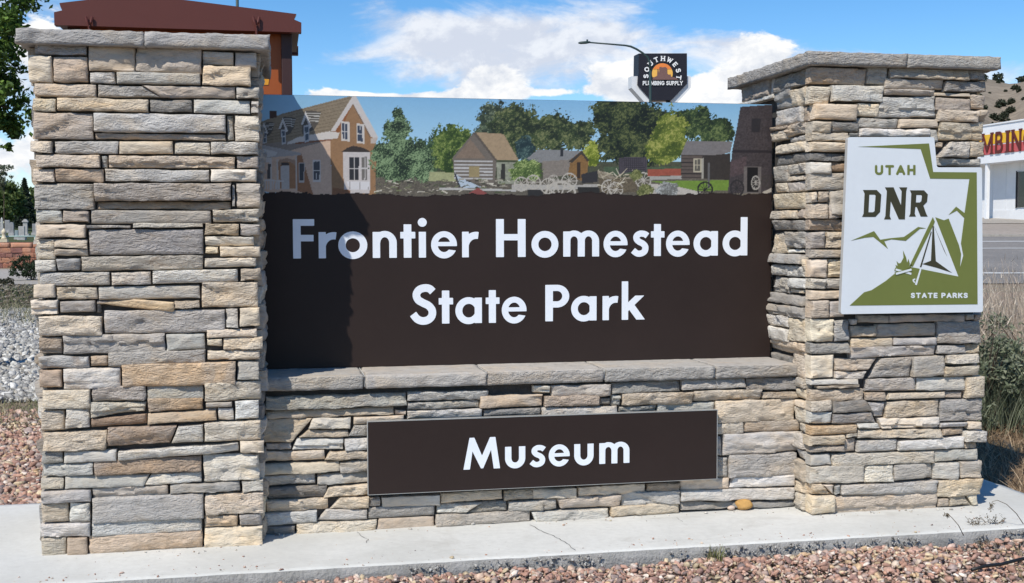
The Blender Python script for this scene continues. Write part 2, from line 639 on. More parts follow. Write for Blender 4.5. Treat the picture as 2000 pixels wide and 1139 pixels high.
# ---------------------------------------------------------------- rough stone shapes
def rough_box(name, x0, y0, z0, x1, y1, z1, cell, amp, mat, parent=None, colour=None, freq=14, seed=0, rnd=.003, top=1.0, mats=None, matfn=None):
    """subdivided box with broken, rock-faced sides"""
    n = [max(1, min(140, int(round(d / cell)))) for d in (x1 - x0, y1 - y0, z1 - z0)]
    n[2] = max(3, n[2])
    cen = Vector(((x0 + x1) / 2, (y0 + y1) / 2, z0))
    idx, V, F, MI = {}, [], [], []
    off = Vector((seed * 3.7, seed * 1.9, seed * 2.3))

    def vert(i, j, k):
        key = (i, j, k)
        if key in idx:
            return idx[key]
        p = Vector((x0 + (x1 - x0) * i / n[0], y0 + (y1 - y0) * j / n[1], z0 + (z1 - z0) * k / n[2]))
        nrm = Vector(((i == n[0]) - (i == 0), (j == n[1]) - (j == 0), (k == n[2]) - (k == 0)))
        cnt = sum(1 for c in nrm if c)
        q = p + off
        w = noise.fractal(q * freq, .7, 2.1, 4) * amp
        if cnt == 1 and nrm.z:
            p += nrm * (w * .35 * top)
        else:
            side = Vector((nrm.x, nrm.y, 0))
            if side.length:
                side.normalize()
            bul = abs(noise.noise(q * freq * .6)) * amp * .8
            p += side * (w + bul - amp * .5)
            if nrm.z:
                p.z += nrm.z * (w * .5 * top)
        if cnt > 1:
            p -= nrm.normalized() * rnd * (.5 + .8 * abs(noise.noise(q * 9)))
        idx[key] = len(V)
        V.append(p - cen)
        return idx[key]

    def face(a, bq, c, d, m):
        F.append((vert(*a), vert(*bq), vert(*c), vert(*d)))
        MI.append(m)
    for i in range(n[0]):
        for j in range(n[1]):
            face((i, j, 0), (i, j + 1, 0), (i + 1, j + 1, 0), (i + 1, j, 0), 1)
            face((i, j, n[2]), (i + 1, j, n[2]), (i + 1, j + 1, n[2]), (i, j + 1, n[2]), 0)
    for i in range(n[0]):
        for k in range(n[2]):
            face((i, 0, k), (i + 1, 0, k), (i + 1, 0, k + 1), (i, 0, k + 1), 1)
            face((i, n[1], k), (i, n[1], k + 1), (i + 1, n[1], k + 1), (i + 1, n[1], k), 1)
    for j in range(n[1]):
        for k in range(n[2]):
            face((0, j, k), (0, j, k + 1), (0, j + 1, k + 1), (0, j + 1, k), 1)
            face((n[0], j, k), (n[0], j + 1, k), (n[0], j + 1, k + 1), (n[0], j, k + 1), 1)
    if mats:
        me = mesh(name, V, F, True, mats, MI)
    else:
        me = mesh(name, V, F, True)
    return link(name, me, parent, cen, None if mats else mat, colour)


def stone(parent, quad, frame, colour, seed, proud=0.0, rough=1.0, cell=.0125, back=.055, mat=None):
    """one cleft ledge stone. quad: TL TR BR BL in (u, v) metres on the wall plane; frame(u, v, d) -> point, d outwards"""
    q = [Vector(p) for p in quad]
    w = ((q[1] - q[0]).length + (q[2] - q[3]).length) / 2
    h = ((q[3] - q[0]).length + (q[2] - q[1]).length) / 2
    nu, nv = max(3, min(38, round(w / cell))), max(3, min(12, round(h / cell)))
    rim = min(.0075 * max(1, cell / .0125), h * .17, w * .17)
    us = [0, rim / w] + [rim / w + (1 - 2 * rim / w) * i / nu for i in range(1, nu)] + [1 - rim / w, 1]
    vs = [0, rim / h] + [rim / h + (1 - 2 * rim / h) * i / nv for i in range(1, nv)] + [1 - rim / h, 1]
    nu, nv = len(us) - 1, len(vs) - 1
    cu = sum((p for p in q), Vector((0, 0))) / 4
    rs = random.Random(seed)
    ta, tb = rs.uniform(-.007, .007), rs.uniform(-.008, .008)
    off = Vector((seed * .731 % 50, seed * 1.37 % 50, seed * .517 % 50))
    gap = .0022
    sg = 1 if q[1].x > q[0].x else -1
    cpos = frame(cu.x, cu.y, 0)
    # cleft facets: patches of slightly different plane, as the rock split
    kf = max(3, min(26, int(w * h / .0032) + 3))
    sx, sy = .085, .034
    fac = [(rs.uniform(-w / 2, w / 2) + cu.x, rs.uniform(-h / 2, h / 2) + cu.y, rs.uniform(-.0035, .0035), rs.uniform(-.09, .09), rs.uniform(-.22, .22)) for _ in range(kf)]
    rough *= rs.choice([.45, .8, 1.0, 1.25])
    st_a = rs.uniform(.15, .85) if rs.random() < .40 and w > .12 else None      # a split running across the face
    st_h, st_k = rs.choice([-1, 1]) * rs.uniform(.005, .012), rs.uniform(-2.4, 2.4)
    un_t = rs.uniform(.45, .75) if rs.random() < .16 and h > .055 else None      # lower layer set back
    un_h = rs.uniform(.007, .015)
    V, F = [], []
    for j in range(nv + 1):
        t = vs[j]
        for i in range(nu + 1):
            s_ = us[i]
            p = q[0].lerp(q[1], s_).lerp(q[3].lerp(q[2], s_), t)
            du, dv = min(s_, 1 - s_) * w, min(t, 1 - t) * h
            e = min(du, dv)
            nn = noise.noise_vector(Vector((p.x * 13, p.y * 13, 0)) + off)
            n2 = noise.noise_vector(Vector((p.x * 48, p.y * 48, 9)) + off)
            fall = max(0.0, 1 - e / .03)
            p2 = p + (Vector((nn.x, nn.y)) * .0048 + Vector((n2.x, n2.y)) * .0018) * fall * rough
            if du < 1e-6:
                p2.x += gap * sg if s_ < .5 else -gap * sg
            if dv < 1e-6:
                p2.y += -gap if t < .5 else gap
            wob = Vector((p.x + nn.x * .02, p.y + nn.y * .012))
            best, b2, dd_ = 9, 9, 0
            for (fx_, fy2, fh, f1, f2) in fac:
                m_ = ((wob.x - fx_) / sx) ** 2 + ((wob.y - fy2) / sy) ** 2
                if m_ < best:
                    best, dd_ = m_, fh + f1 * (p.x - fx_) + f2 * (p.y - fy2)
            dd_ = max(-.009, min(.009, dd_))
            r1 = noise.noise(Vector((p.x * 9, p.y * 24, 0)) + off)
            r3 = noise.noise(Vector((p.x * 40, p.y * 70, 7)) + off)
            d = .010 + proud + rough * (dd_ + .0062 * r1 + .0026 * r3) + ta * (s_ - .5) * 2 + tb * (.5 - t) * 2
            if st_a is not None:
                d += st_h * (.5 if (s_ - st_a) * w + st_k * (t - .5) * h + nn.z * .03 > 0 else -.5)
            if un_t is not None and t > un_t + nn.z * .14 + n2.z * .03:
                d -= un_h
            if e < 1e-6:
                d -= .0058 + .004 * abs(n2.z)
            elif e < .02:
                d -= .0042 * (1 - e / .02) ** 2
            V.append(frame(p2.x, p2.y, d) - cpos)
    W_ = nu + 1
    for j in range(nv):
        for i in range(nu):
            a = j * W_ + i
            F.append((a, a + W_, a + W_ + 1, a + 1))
    nfront = len(F)
    ring = [i for i in range(W_)] + [j * W_ + nu for j in range(1, nv + 1)] + [nv * W_ + i for i in range(nu - 1, -1, -1)] + [j * W_ for j in range(nv - 1, 0, -1)]
    base = len(V)
    dn = frame(0, 0, 1) - frame(0, 0, 0)
    for r in ring:
        v = V[r]
        V.append(v - dn * (v.dot(dn) + back))
    n = len(ring)
    for k in range(n):
        F.append((ring[k], ring[(k + 1) % n], base + (k + 1) % n, base + k))
    a = V[F[0][0]], V[F[0][1]], V[F[0][2]]
    if (a[1] - a[0]).cross(a[2] - a[0]).dot(dn) < 0:
        F = [f[::-1] for f in F]
    me = mesh('stone', V, F, True)
    me.polygons.foreach_set('use_smooth', [k < nfront for k in range(len(F))])
    me.set_sharp_from_angle(angle=.8)
    return link('stone', me, parent, cpos, mat or M_STONE, colour)


PAL = {'G': (.46, .437, .405), 'L': (.63, .605, .565), 'W': (.78, .755, .70), 'D': (.255, .243, .23), 'T': (.49, .41, .33),
       'B': (.70, .61, .49), 'O': (.60, .465, .32), 'R': (.39, .29, .215)}


def colour_of(code, rs):
    c = np.mean([PAL[k] for k in code], axis=0)
    return tuple(c * rs.uniform(.92, 1.08) * np.array([1 + rs.uniform(-.025, .025), 1, 1 + rs.uniform(-.035, .025)]))


def fy(Y):
    return lambda u, v, d: Vector((u, Y - d, v))


def fxm(X):
    return lambda u, v, d: Vector((X - d, u, v))


def fxp(X):
    return lambda u, v, d: Vector((X + d, u, v))


SEED = [100]


def lay(parent, data, off, sc, plane, val, corner=None):
    """stones read as 'x0 y0 x1 y1 CODE' or 'q x y x y x y x y CODE' (TL TR BR BL) in an enlarged view of the wall face"""
    un = {'y': lambda x, y: (lambda p: (p.x, p.z))(on_y(x, y, val)), 'x': lambda x, y: (lambda p: (p.y, p.z))(on_x(x, y, val))}[plane]
    fr = fy(val) if plane == 'y' else fxm(val)
    for rec in data.replace('\n', ';').split(';'):
        tk = rec.split()
        if not tk:
            continue
        SEED[0] += 1
        rs = random.Random(SEED[0])
        pr = 0
        if not tk[-1].isalpha():
            pr = float(tk.pop()) / 1000
        if tk[0] == 'q':
            c = [float(a) for a in tk[1:9]]
            quad = [un(off[0] + c[2 * i] / sc, off[1] + c[2 * i + 1] / sc) for i in range(4)]
        else:
            x0, y0, x1, y1 = [float(a) for a in tk[:4]]
            xm, ym = (x0 + x1) / 2, (y0 + y1) / 2
            f = lambda x, y: un(off[0] + x / sc, off[1] + y / sc)
            u0, u1 = f(x0, ym)[0], f(x1, ym)[0]
            v0, v1 = f(xm, y0)[1], f(xm, y1)[1]
            if corner and plane == 'y' and abs(x0 - corner) < 3:
                u0 -= .015
            if plane == 'x':
                u0, u1 = max(u0, PD + .048), max(u1, PD + .048)
                if abs(u0 - u1) < .03:
                    continue
            k = rs.uniform(-.002, .002)
            quad = [(u0, v0 + k), (u1, v0 - k), (u1, v1 - k), (u0, v1 + k)]
        stone(parent, quad, fr, colour_of(tk[-1], rs), SEED[0], pr + rs.choice([-.006, -.002, 0, .003, .007, .012]))


def rows(parent, u0, u1, v0, v1, fr, seed, codes='GLTBGTGD'):
    """coursed filling for a face seen at a glancing angle"""
    rs = random.Random(seed)
    v = v0
    while v < v1 - .015:
        h = rs.uniform(.05, .12)
        if v + h > v1 - .035:
            h = v1 - v
        u = u0
        while u < u1 - .02:
            w = rs.uniform(.12, .42)
            if u + w > u1 - .09:
                w = u1 - u
            SEED[0] += 1
            stone(parent, [(u, v + h), (u + w, v + h), (u + w, v), (u, v)], fr, colour_of(rs.choice(codes), rs), SEED[0], rs.uniform(-.006, .012), cell=.03)
            u += w
        v += h


# ---------------------------------------------------------------- concrete slab
m, bb, p = new_mat('concrete_top')
co = bb.n('ShaderNodeTexCoord').outputs['Object']
a = bb.ramp(bb.noise(co, 1.6, 7, .62), .35, .65)
c2 = bb.ramp(bb.noise(co, 28, 6, .7), .35, .7)
pit = bb.ramp(bb.noise(bb.map(co, (1, 2.0, 1)), 34, 2, .5), .70, .76)
col = bb.mix(a, (.54, .535, .50), (.63, .625, .59))
col = bb.mix(bb.math('MULTIPLY', c2, .30), col, (.44, .43, .40))
stain = bb.ramp(bb.noise(bb.map(co, (1, 2.2, 1), (4, 1, 0)), 2.1, 6, .68, .8), .54, .72)
col = bb.mix(bb.math('MULTIPLY', stain, .38), col, (.37, .35, .31))
drip = bb.ramp(bb.noise(bb.map(co, (5, .9, 1), (1, 7, 0)), 1.6, 5, .6, .3), .58, .75)
col = bb.mix(bb.math('MULTIPLY', drip, .22), col, (.68, .67, .63))
col = bb.mix(bb.math('MULTIPLY', bb.ramp(bb.noise(co, 5, 5, .7), .6, .75), .35), col, (.56, .51, .42))
col = bb.mix(bb.math('MULTIPLY', pit, .5), col, (.35, .33, .30))
bb.set(p.inputs['Base Color'], col)
p.inputs['Roughness'].default_value = .9
p.inputs['Specular IOR Level'].default_value = .2
bp = bb.n('ShaderNodeBump', ins={'Height': bb.math('SUBTRACT', bb.noise(co, 90, 5, .7), pit), 'Strength': .22, 'Distance': .006})
bb.set(p.inputs['Normal'], bp.outputs[0])
M_CONC = m
m, bb, p = new_mat('concrete_edge')
co = bb.n('ShaderNodeTexCoord').outputs['Object']
agg = bb.ramp(bb.noise(bb.map(co, (.7, 1, 1.4)), 2.4, 4, .6), .60, .70)
vor = bb.n('ShaderNodeTexVoronoi', ins={'Vector': co, 'Scale': 62.0})
col = bb.mix(bb.ramp(bb.noise(co, 12, 6, .7), .35, .65), (.30, .295, .28), (.40, .39, .375))
col = bb.mix(bb.math('MULTIPLY', agg, bb.ramp(vor.outputs['Distance'], .35, .62)), col, (.06, .057, .055))
bb.set(p.inputs['Base Color'], col)
p.inputs['Roughness'].default_value = .95
hh = bb.math('ADD', bb.noise(co, 60, 5, .7), bb.math('MULTIPLY', bb.math('MULTIPLY', vor.outputs['Distance'], agg), -1.6))
bp = bb.n('ShaderNodeBump', ins={'Height': hh, 'Strength': .9, 'Distance': .02})
bb.set(p.inputs['Normal'], bp.outputs[0])
M_CONCE = m

slab = structure(rough_box('concrete_slab', -2.6, 5.075, -.22, 4.04, 6.65, 0.0, .048, .010, None, freq=9, seed=3, rnd=.006, top=.25, mats=[M_CONC, M_CONCE]))
M_CRACK = paint('crack_dirt', (.12, .105, .09), 1, .3, 0, 30)


def crack(pts, w):
    V, F = [], []
    P = []
    for a_, c_ in zip(pts, pts[1:]):
        a_, c_ = Vector(a_), Vector(c_)
        k = 7
        for i in range(k):
            q = a_.lerp(c_, i / k)
            nn = noise.noise_vector(Vector((q.x * 30, q.y * 30, 5)))
            P.append(Vector((q.x + nn.x * .008, q.y + nn.y * .008, 0)))
    for i, q in enumerate(P):
        t = (P[min(i + 1, len(P) - 1)] - P[max(i - 1, 0)]).normalized()
        s_ = Vector((-t.y, t.x, 0)) * w * (.5 + .8 * abs(noise.noise(q * 60)))
        V += [q + s_ + Vector((0, 0, .0035)), q - s_ + Vector((0, 0, .0035))]
    for i in range(len(P) - 1):
        F.append((2 * i, 2 * i + 1, 2 * i + 3, 2 * i + 2))
    return link('crack', mesh('crack', V, F), slab, (0, 0, 0), M_CRACK)


zz = lambda x, y: on_z(x, y, 0)
crack([zz(1036, 1026), zz(1060, 1040), zz(1082, 1048), zz(1104, 1060), zz(1126, 1078)], .0022)
crack([zz(697, 1040), zz(705, 1048), zz(718, 1054), zz(716, 1062)], .0016)
crack([zz(1322, 1012), zz(1334, 1022)], .0013)

# ---------------------------------------------------------------- the two pillars and the low wall
PD, PA, PB, PC, PE = 5.545, -1.034, -.062, 2.657, 3.609   # front plane, left pillar x range, right pillar x range
PW = .96
ZT, ZC, OV = 2.266, 2.332, .056
YBOARD, YWALL, ZL = 6.032, 5.712, .756

left_pillar = thing('stone_pillar', (PA + .48, PD + .48, 0), 'tall stacked stone pillar at the left end of the brown sign', 'pillar', 'stone pillars of the sign')
right_pillar = thing('stone_pillar', (PC + .48, PD + .48, 0), 'tall stacked stone pillar carrying the white and green parks sign', 'pillar', 'stone pillars of the sign')
low_wall = thing('stone_wall', (1.3, 6.03, 0), 'low stacked stone wall with grey ledge slabs under the brown sign', 'wall')

for pil, x0 in ((left_pillar, PA), (right_pillar, PC)):
    x1 = PB if pil is left_pillar else PE
    MB().box(x0 + .03, PD + .03, 0.001, x1 - .03, PD + PW - .03, ZT - .002).build('mortar_core', M_CORE, pil)
MB().box(PB + .004, YWALL + .03, 0.001, PC - .004, 6.36, .69).build('mortar_core', M_CORE, low_wall)

cs = on_y(281, 60, PD - OV).x
CAPC = (.37, .355, .34)
rough_box('cap_slab', PA - OV, PD - OV, ZT, cs - .0006, PD + PW + OV, ZC, .015, .009, M_CAP, left_pillar, CAPC, 16, 1)
rough_box('cap_slab', cs + .0006, PD - OV, ZT, PB + OV, PD + PW + OV, ZC, .015, .009, M_CAP, left_pillar, tuple(c * 1.04 for c in CAPC), 16, 2)
cs = on_y(1773, 110, PD - OV).x
rough_box('cap_slab', PC - OV, PD - OV, ZT, cs - .0006, PD + PW + OV, ZC, .015, .007, M_CAP, right_pillar, (.40, .38, .355), 16, 4)
rough_box('cap_slab', cs + .0006, PD - OV, ZT, PE + OV, PD + PW + OV, ZC, .015, .007, M_CAP, right_pillar, (.385, .37, .345), 16, 5)
M_LTOP = stone_mat('ledge_top', .35, .3)
M_JOINT = paint('joint_mortar', (.50, .49, .46), .95, .1, .2, 20)
jx = [PB - .0] + [on_y(x, 728, 5.69).x for x in (712, 952, 1180, 1396)] + [PC]
for k in range(5):
    rough_box('ledge_slab', jx[k] + .002, 5.676, .691, jx[k + 1] - .002, 6.38, ZL, .016, .009, M_CAP, low_wall,
              [(.42, .395, .36), (.43, .405, .375), (.44, .41, .375), (.42, .40, .37), (.41, .385, .355)][k], 17, 7 + k, .003, .5, mats=[M_LTOP, M_CAP])
    MB().box(jx[k] - .002, 5.69, .70, jx[k] + .002, 6.37, ZL - .003).build('joint', M_JOINT, low_wall) if k else None

lay(left_pillar, """190 243 485 308 G;495 258 752 400 T -4;754 258 1120 405 TG -4;1125 290 1300 362 LG;1305 290 1428 375 G;160 310 294 460 B;298 318 492 460 T 8
503 402 643 465 L;650 405 1115 472 G 6;1125 368 1395 480 BO 8;190 464 537 542 TB;q 545 472 790 480 905 545 545 543 G -6;q 787 478 1308 482 1308 548 900 547 TG 6;1316 482 1440 552 G
180 547 315 620 B;320 550 828 622 BO 6;833 555 1068 625 D;1076 555 1392 632 GL 4;1395 560 1440 630 G;189 628 520 775 GT 2;524 634 1257 740 LG 10;530 744 1255 780 T -16;1262 640 1300 780 G -8;1305 640 1440 785 B
170 782 300 850 LB 6;303 785 660 858 G;662 785 962 858 TB 8;968 790 1170 858 L;1175 790 1438 860 WB 8;205 860 560 935 TB 6;565 865 600 935 G -8;605 868 1307 938 BO 12;1315 868 1440 935 GT
185 940 306 1012 B;311 940 579 1012 RT -2;583 942 1164 1012 LG 4;1170 940 1432 1012 BW 6""", (0, 0), 2.847, 'y', PD)
lay(left_pillar, """190 24 525 168 G 2;528 22 1287 122 GT 10;535 124 1282 170 RT -14;1288 30 1308 155 G -8;1313 25 1450 160 TG;200 172 347 245 LG;350 172 499 240 DT;504 172 1175 250 DG 4;1183 168 1442 240 BL 6
200 250 480 325 TB 6;483 255 727 275 G;738 241 1130 272 LT 10;1137 245 1332 312 TO;1335 248 1447 312 G;200 330 307 445 B;303 334 490 385 TB;303 387 490 428 TB -4;495 278 1132 422 DG -2;1137 318 1415 372 BL 4;1137 374 1218 415 B -6;1222 372 1450 432 B 12;1137 436 1428 490 B 2
197 447 312 515 LB;318 440 450 510 DG;453 424 1130 508 GT 6;222 516 614 592 LG 4;620 515 840 588 L;850 502 1325 578 W 12;1333 495 1455 565 T;190 582 312 662 B 6;315 596 545 670 TB 8;547 592 1113 668 G -4;1120 572 1437 713 TB;q 535 672 745 664 745 682 535 702 D -10
175 666 328 755 WB 12;333 676 532 742 DG -6;q 535 690 740 666 970 685 970 742 O 12;q 972 672 1112 672 1112 716 972 720 T -6;q 535 705 560 690 560 742 535 742 D -8;215 758 572 872 B 4;578 725 1254 856 G 2;1257 720 1327 825 LG;1332 714 1447 820 B
215 878 346 972 TR;350 860 920 970 G 6;922 858 1140 952 G -8;1150 832 1432 880 B 4;1150 884 1236 930 B -6;1240 878 1462 948 B 12;1150 950 1447 1005 B 2;215 982 497 1052 G 2;501 980 598 1042 RT -4;603 955 1145 1035 G
215 1060 346 1160 TR;352 1048 672 1166 L 4;678 1020 1312 1150 O 4;1320 1012 1442 1115 G""", (0, 350), 2.847, 'y', PD)
lay(left_pillar, """235 60 507 168 B 8;513 34 815 122 GT;817 32 1135 118 G -4;1140 12 1457 120 B;225 176 362 288 TB;367 165 504 277 L 4;q 508 130 818 126 812 182 508 214 LB 8;q 822 108 1135 104 1135 168 830 186 OR 8;q 508 222 820 192 820 252 508 272 R -4;q 822 190 1208 170 1210 228 822 254 RO 6
1145 127 1295 158 G -4;1145 162 1208 228 G -10;1213 160 1303 228 L;1310 120 1442 225 WL;240 290 597 398 B 4;q 602 268 990 258 950 356 602 376 TR 10;q 994 262 1136 250 1136 350 955 358 L 2;1140 236 1457 345 LB 4
230 404 353 468 G;358 397 652 462 LG 6;q 660 400 1330 354 1330 402 660 456 W 16;1338 342 1472 412 B 10;235 468 522 542 LG;525 440 1127 526 TR 6;1132 420 1447 570 LB 2;225 548 360 612 B;q 362 538 838 530 805 600 362 612 G 4;q 842 526 1125 516 1125 576 808 596 L 2
q 945 590 1340 572 1340 626 945 642 DG;1348 567 1472 628 LB 8;230 618 511 688 G 2;513 600 942 676 TG;232 692 384 800 TB;388 687 508 797 L 4;515 648 1138 788 G 2;1143 634 1472 752 B 4;225 800 506 880 GL 6;512 766 1127 862 L 4
1138 758 1328 828 TO;1333 748 1460 815 G;230 884 372 995 TB;376 878 492 988 TR;q 494 872 1130 842 1130 940 494 984 TO 4;1138 824 1467 940 B 4""", (0, 740), 2.855, 'y', PD)
rows(left_pillar, PD + .05, PD + PW - .02, .005, ZT - .004, fxp(PB), 5)
rows(left_pillar, PD + .05, PD + PW - .02, .005, ZT - .004, fxm(PA), 6)

lay(low_wall, """48 300 797 372 G 4;50 376 733 420 T -14;735 385 797 412 T -6;800 282 1230 332 LG;800 336 1182 376 G -4;1185 300 1519 368 T 6;800 380 1197 430 LG 2;1202 374 1510 415 D -4
q 20 430 300 424 190 552 30 556 T 2;50 556 186 592 G -6;q 300 424 508 418 500 482 276 484 L 8;q 274 486 492 488 490 526 225 528 T -2;515 414 785 455 TB;q 520 460 592 458 592 522 488 522 G;q 215 530 465 530 462 590 190 592 LG 6;470 530 610 590 L;612 460 700 590 G -6
20 597 366 652 TB;q 388 600 610 594 610 640 362 650 BO 8;20 660 442 718 TB 4;445 648 640 708 G;25 722 318 780 GL;322 712 640 772 G -2;62 785 378 850 D;q 388 785 640 770 640 828 355 848 B 6;52 852 385 920 TB;q 448 845 600 836 596 898 388 906 B 8;602 845 656 895 GT;663 832 972 892 G
42 920 325 988 LG;q 372 906 590 904 590 962 325 968 G -2;594 885 948 950 DG;42 992 206 1046 D;q 210 980 640 960 630 1022 210 1042 B 8;q 650 955 946 942 946 1012 630 1024 T 2;975 812 1307 865 TB;1312 800 1519 856 TB;q 957 878 1200 870 1110 925 957 930 L;q 1205 866 1332 862 1332 915 1115 928 DG -4;1336 862 1519 915 G;950 922 1452 985 TG
q 1455 920 1519 912 1519 978 1480 980 L""", (500, 660), 2.7125, 'y', YWALL)
lay(low_wall, """0 250 92 292 LG;95 245 412 310 G;416 228 780 288 DG;785 214 1128 270 LG 4;1132 208 1408 276 GD;60 302 352 360 T 4;354 318 412 356 D -10;416 300 465 360 G;470 288 846 354 BT 4;850 272 1210 332 TB 4;1212 284 1408 320 T
45 365 450 410 LG;458 360 655 400 DG -4;660 342 962 400 G;967 325 1388 445 TB 4;940 450 1118 510 B 6;1122 436 1416 496 T 2;q 1005 508 1410 492 1408 600 1000 622 GL 6;940 520 996 622 G -8
940 632 1032 738 G -4;1037 612 1396 732 G 6;785 742 1040 806 TB;q 1065 736 1385 718 1385 780 1040 796 L 6;q 782 808 1390 786 1390 858 782 866 L 8;q 785 870 1390 864 1390 894 785 916 D -18;0 795 232 850 TB;238 780 597 834 TB;602 766 780 812 RT;0 855 126 910 G;q 128 848 466 828 466 886 150 910 TG 4;470 812 780 886 G -2
q 5 920 400 900 400 960 20 978 LG 4;q 412 890 775 866 775 930 412 944 BT 6""", (1040, 660), 2.7125, 'y', YWALL)
rows(low_wall, on_y(738, 900, YWALL).x, on_y(1384, 900, YWALL).x, .225, .45, fy(YWALL), 9)

lay(right_pillar, """591 232 920 332 T;925 226 1050 332 G -4;1058 234 1552 302 GT 4;1556 240 1655 308 G;1032 298 1400 362 GT;1403 312 1670 378 GD 4;591 344 694 456 B 2;701 338 1026 442 L 6;1030 364 1336 402 TG -2;1340 382 1562 408 T -8
600 454 857 552 BO 4;861 450 1000 532 B;q 1020 408 1340 408 1345 538 972 538 GL 6;1348 416 1558 498 TD;1562 395 1648 484 T -4;591 560 702 634 TB 2;706 562 876 628 D 4;858 540 1118 604 G;1120 545 1366 602 TB;1360 492 1610 565 TB 8;1612 490 1658 562 T
591 630 815 686 TB 6;878 606 1310 660 WL 10;818 630 876 660 D -8;1368 568 1648 678 TB 4;1310 610 1364 690 G -2;591 690 812 752 B 8;591 756 800 806 D -14;1352 688 1400 720 B;q 1440 684 1550 686 1546 786 1362 782 LB 8;1552 686 1655 782 TB;1340 790 1628 840 G
591 812 702 886 LB 6;705 812 800 872 R -4;591 878 800 986 G 4;591 994 620 1062 B;624 994 688 1062 GT;692 985 800 1139 TG;591 1066 688 1139 TB""", (1400, 60), 3.163, 'y', PD, 591)  # deep-set D stone at the left edge has its shade put into the colour
lay(right_pillar, """560 56 645 143 BT 8;650 60 750 140 TG;560 145 750 212 TR 2;560 218 638 316 G;642 218 750 316 TB;560 320 750 372 TG 6;560 378 646 486 BT 6;650 375 750 486 B -4;560 490 635 555 L;638 490 750 555 LG 4
560 560 750 614 TB 4;560 618 650 722 BT 8;654 622 750 720 G -2;560 725 677 862 B 6;680 735 780 860 G -4;784 728 822 766 G -6;825 705 1002 752 TG;1005 702 1450 748 GT 2;1452 700 1508 736 T -4;1510 698 1552 738 T
782 768 930 834 T;933 755 1283 834 TG;1286 742 1542 872 G 2;782 838 1030 895 TB -2;1032 838 1280 882 G -4;560 866 774 932 DG 8;776 886 1280 950 G 4;1284 880 1450 932 G;1453 875 1538 930 TB
560 938 682 1075 B 4;q 688 956 945 956 880 1030 688 1030 T -4;q 688 1034 874 1034 856 1082 690 1082 LB 6;q 955 958 1135 948 1132 1068 892 1076 G 4;q 1138 948 1326 940 1326 1058 1136 1068 G 6;1330 934 1527 986 BL 6;1330 990 1520 1000 D -14;1320 1002 1527 1062 BT 6""", (1400, 380), 2.997, 'y', PD, 560)
lay(right_pillar, """485 104 712 134 GL 4;505 136 714 152 T;485 156 747 216 TB;q 757 106 1005 96 1005 164 752 168 LG 4;q 1007 96 1256 92 1256 160 1007 164 L 6;752 172 850 214 T -6;q 870 176 1155 168 1150 200 860 210 BT 10;1157 168 1246 202 T -10;1256 92 1352 200 B
485 212 576 266 B 8;q 580 214 750 212 782 268 580 276 D;q 756 222 850 222 850 298 800 296 L;853 213 1127 298 TB 2;1130 206 1346 318 G 2;485 270 580 330 LG;q 583 280 780 274 806 326 583 332 DG;q 708 328 815 325 825 354 708 356 LG -6;q 812 304 1128 296 1128 352 832 356 BL 4
1130 325 1268 350 L 2;1270 320 1336 360 B;470 338 706 384 O 10;650 380 708 402 B;q 710 362 1140 356 1140 402 710 404 BT 8;1142 354 1252 388 T -12;1250 366 1352 422 BW 14;455 388 642 438 BO 16;485 442 642 474 T -6;646 406 706 474 TG -8;712 412 910 472 GL;q 914 416 1252 394 1254 456 914 468 W 10
1255 425 1318 456 T -6;485 486 578 540 G;582 476 1097 536 BL 6;1100 462 1317 518 G -2;485 542 742 632 LT 6;746 538 887 626 W 10;890 530 1094 612 G;1096 526 1220 612 LG 6;1225 518 1336 605 TG;q 485 632 530 634 588 690 485 690 BO 6;q 534 640 592 640 592 690 590 690 B;594 642 626 690 G -6
q 628 640 1112 616 1112 680 628 694 LG 10;1112 610 1338 698 BO 4;485 694 592 782 B 8;595 686 1116 780 TB 4;1120 708 1174 752 T;q 1176 696 1260 692 1290 744 1176 748 TB;q 1264 690 1322 686 1322 744 1294 746 B -2""", (1400, 700), 2.595, 'y', PD, 485)
lay(right_pillar, """160 304 332 425 TD;336 290 358 400 G;100 424 357 452 L;368 262 553 362 DG;362 366 470 478 DG;474 352 591 464 TB 4;375 480 536 580 LG 6;540 466 591 560 T;362 590 450 614 T 6;355 618 450 680 BL 8;452 572 591 642 TB;454 645 591 684 G -4;366 690 591 752 B 6;366 758 591 824 D -6;362 834 450 936 G;454 820 591 886 BL 4;440 892 556 928 B 2
362 940 442 1000 B;446 930 591 996 GT -4;362 1002 591 1102 B""", (1400, 60), 3.163, 'x', PC)
lay(right_pillar, """330 92 480 144 B 8;484 86 560 140 T;352 150 560 210 GD 2;340 220 424 345 B;427 218 560 315 G 4;427 320 512 342 W;318 345 510 404 G 10;330 412 520 478 LW 4;510 380 560 485 B;335 485 438 575 GL;440 490 560 550 L 4;440 553 515 578 B;320 580 512 642 DG 10
320 648 525 714 DG 8;308 704 436 770 WL 12;303 776 436 850 W 12;440 730 560 862 B 4;305 852 560 930 B 8;330 934 438 985 D -4;440 938 560 1075 B""", (1400, 380), 2.997, 'x', PC)
lay(right_pillar, """415 100 480 153 LT 4;410 156 482 210 BT;392 214 485 250 B 8;400 254 485 330 LB 6;415 334 466 378 G;400 384 485 460 BL 8;410 466 485 516 G;395 520 485 625 T 4;400 630 485 690 BO 6;405 692 485 775 BL 8""", (1400, 700), 2.595, 'x', PC)
rows(right_pillar, YBOARD + .06, PD + PW - .02, .78, 1.99, fxm(PC), 12)
rows(right_pillar, PD + .05, PD + PW - .02, .005, ZT - .004, fxp(PE), 13)
# ---------------------------------------------------------------- lettering drawn as outlines (distance fields -> contours -> flat cut shapes)
def arc(cx, cy, rx, ry, a0, a1, n=14):
    return [(cx + rx * math.cos(math.radians(a0 + (a1 - a0) * i / n)), cy + ry * math.sin(math.radians(a0 + (a1 - a0) * i / n))) for i in range(n + 1)]


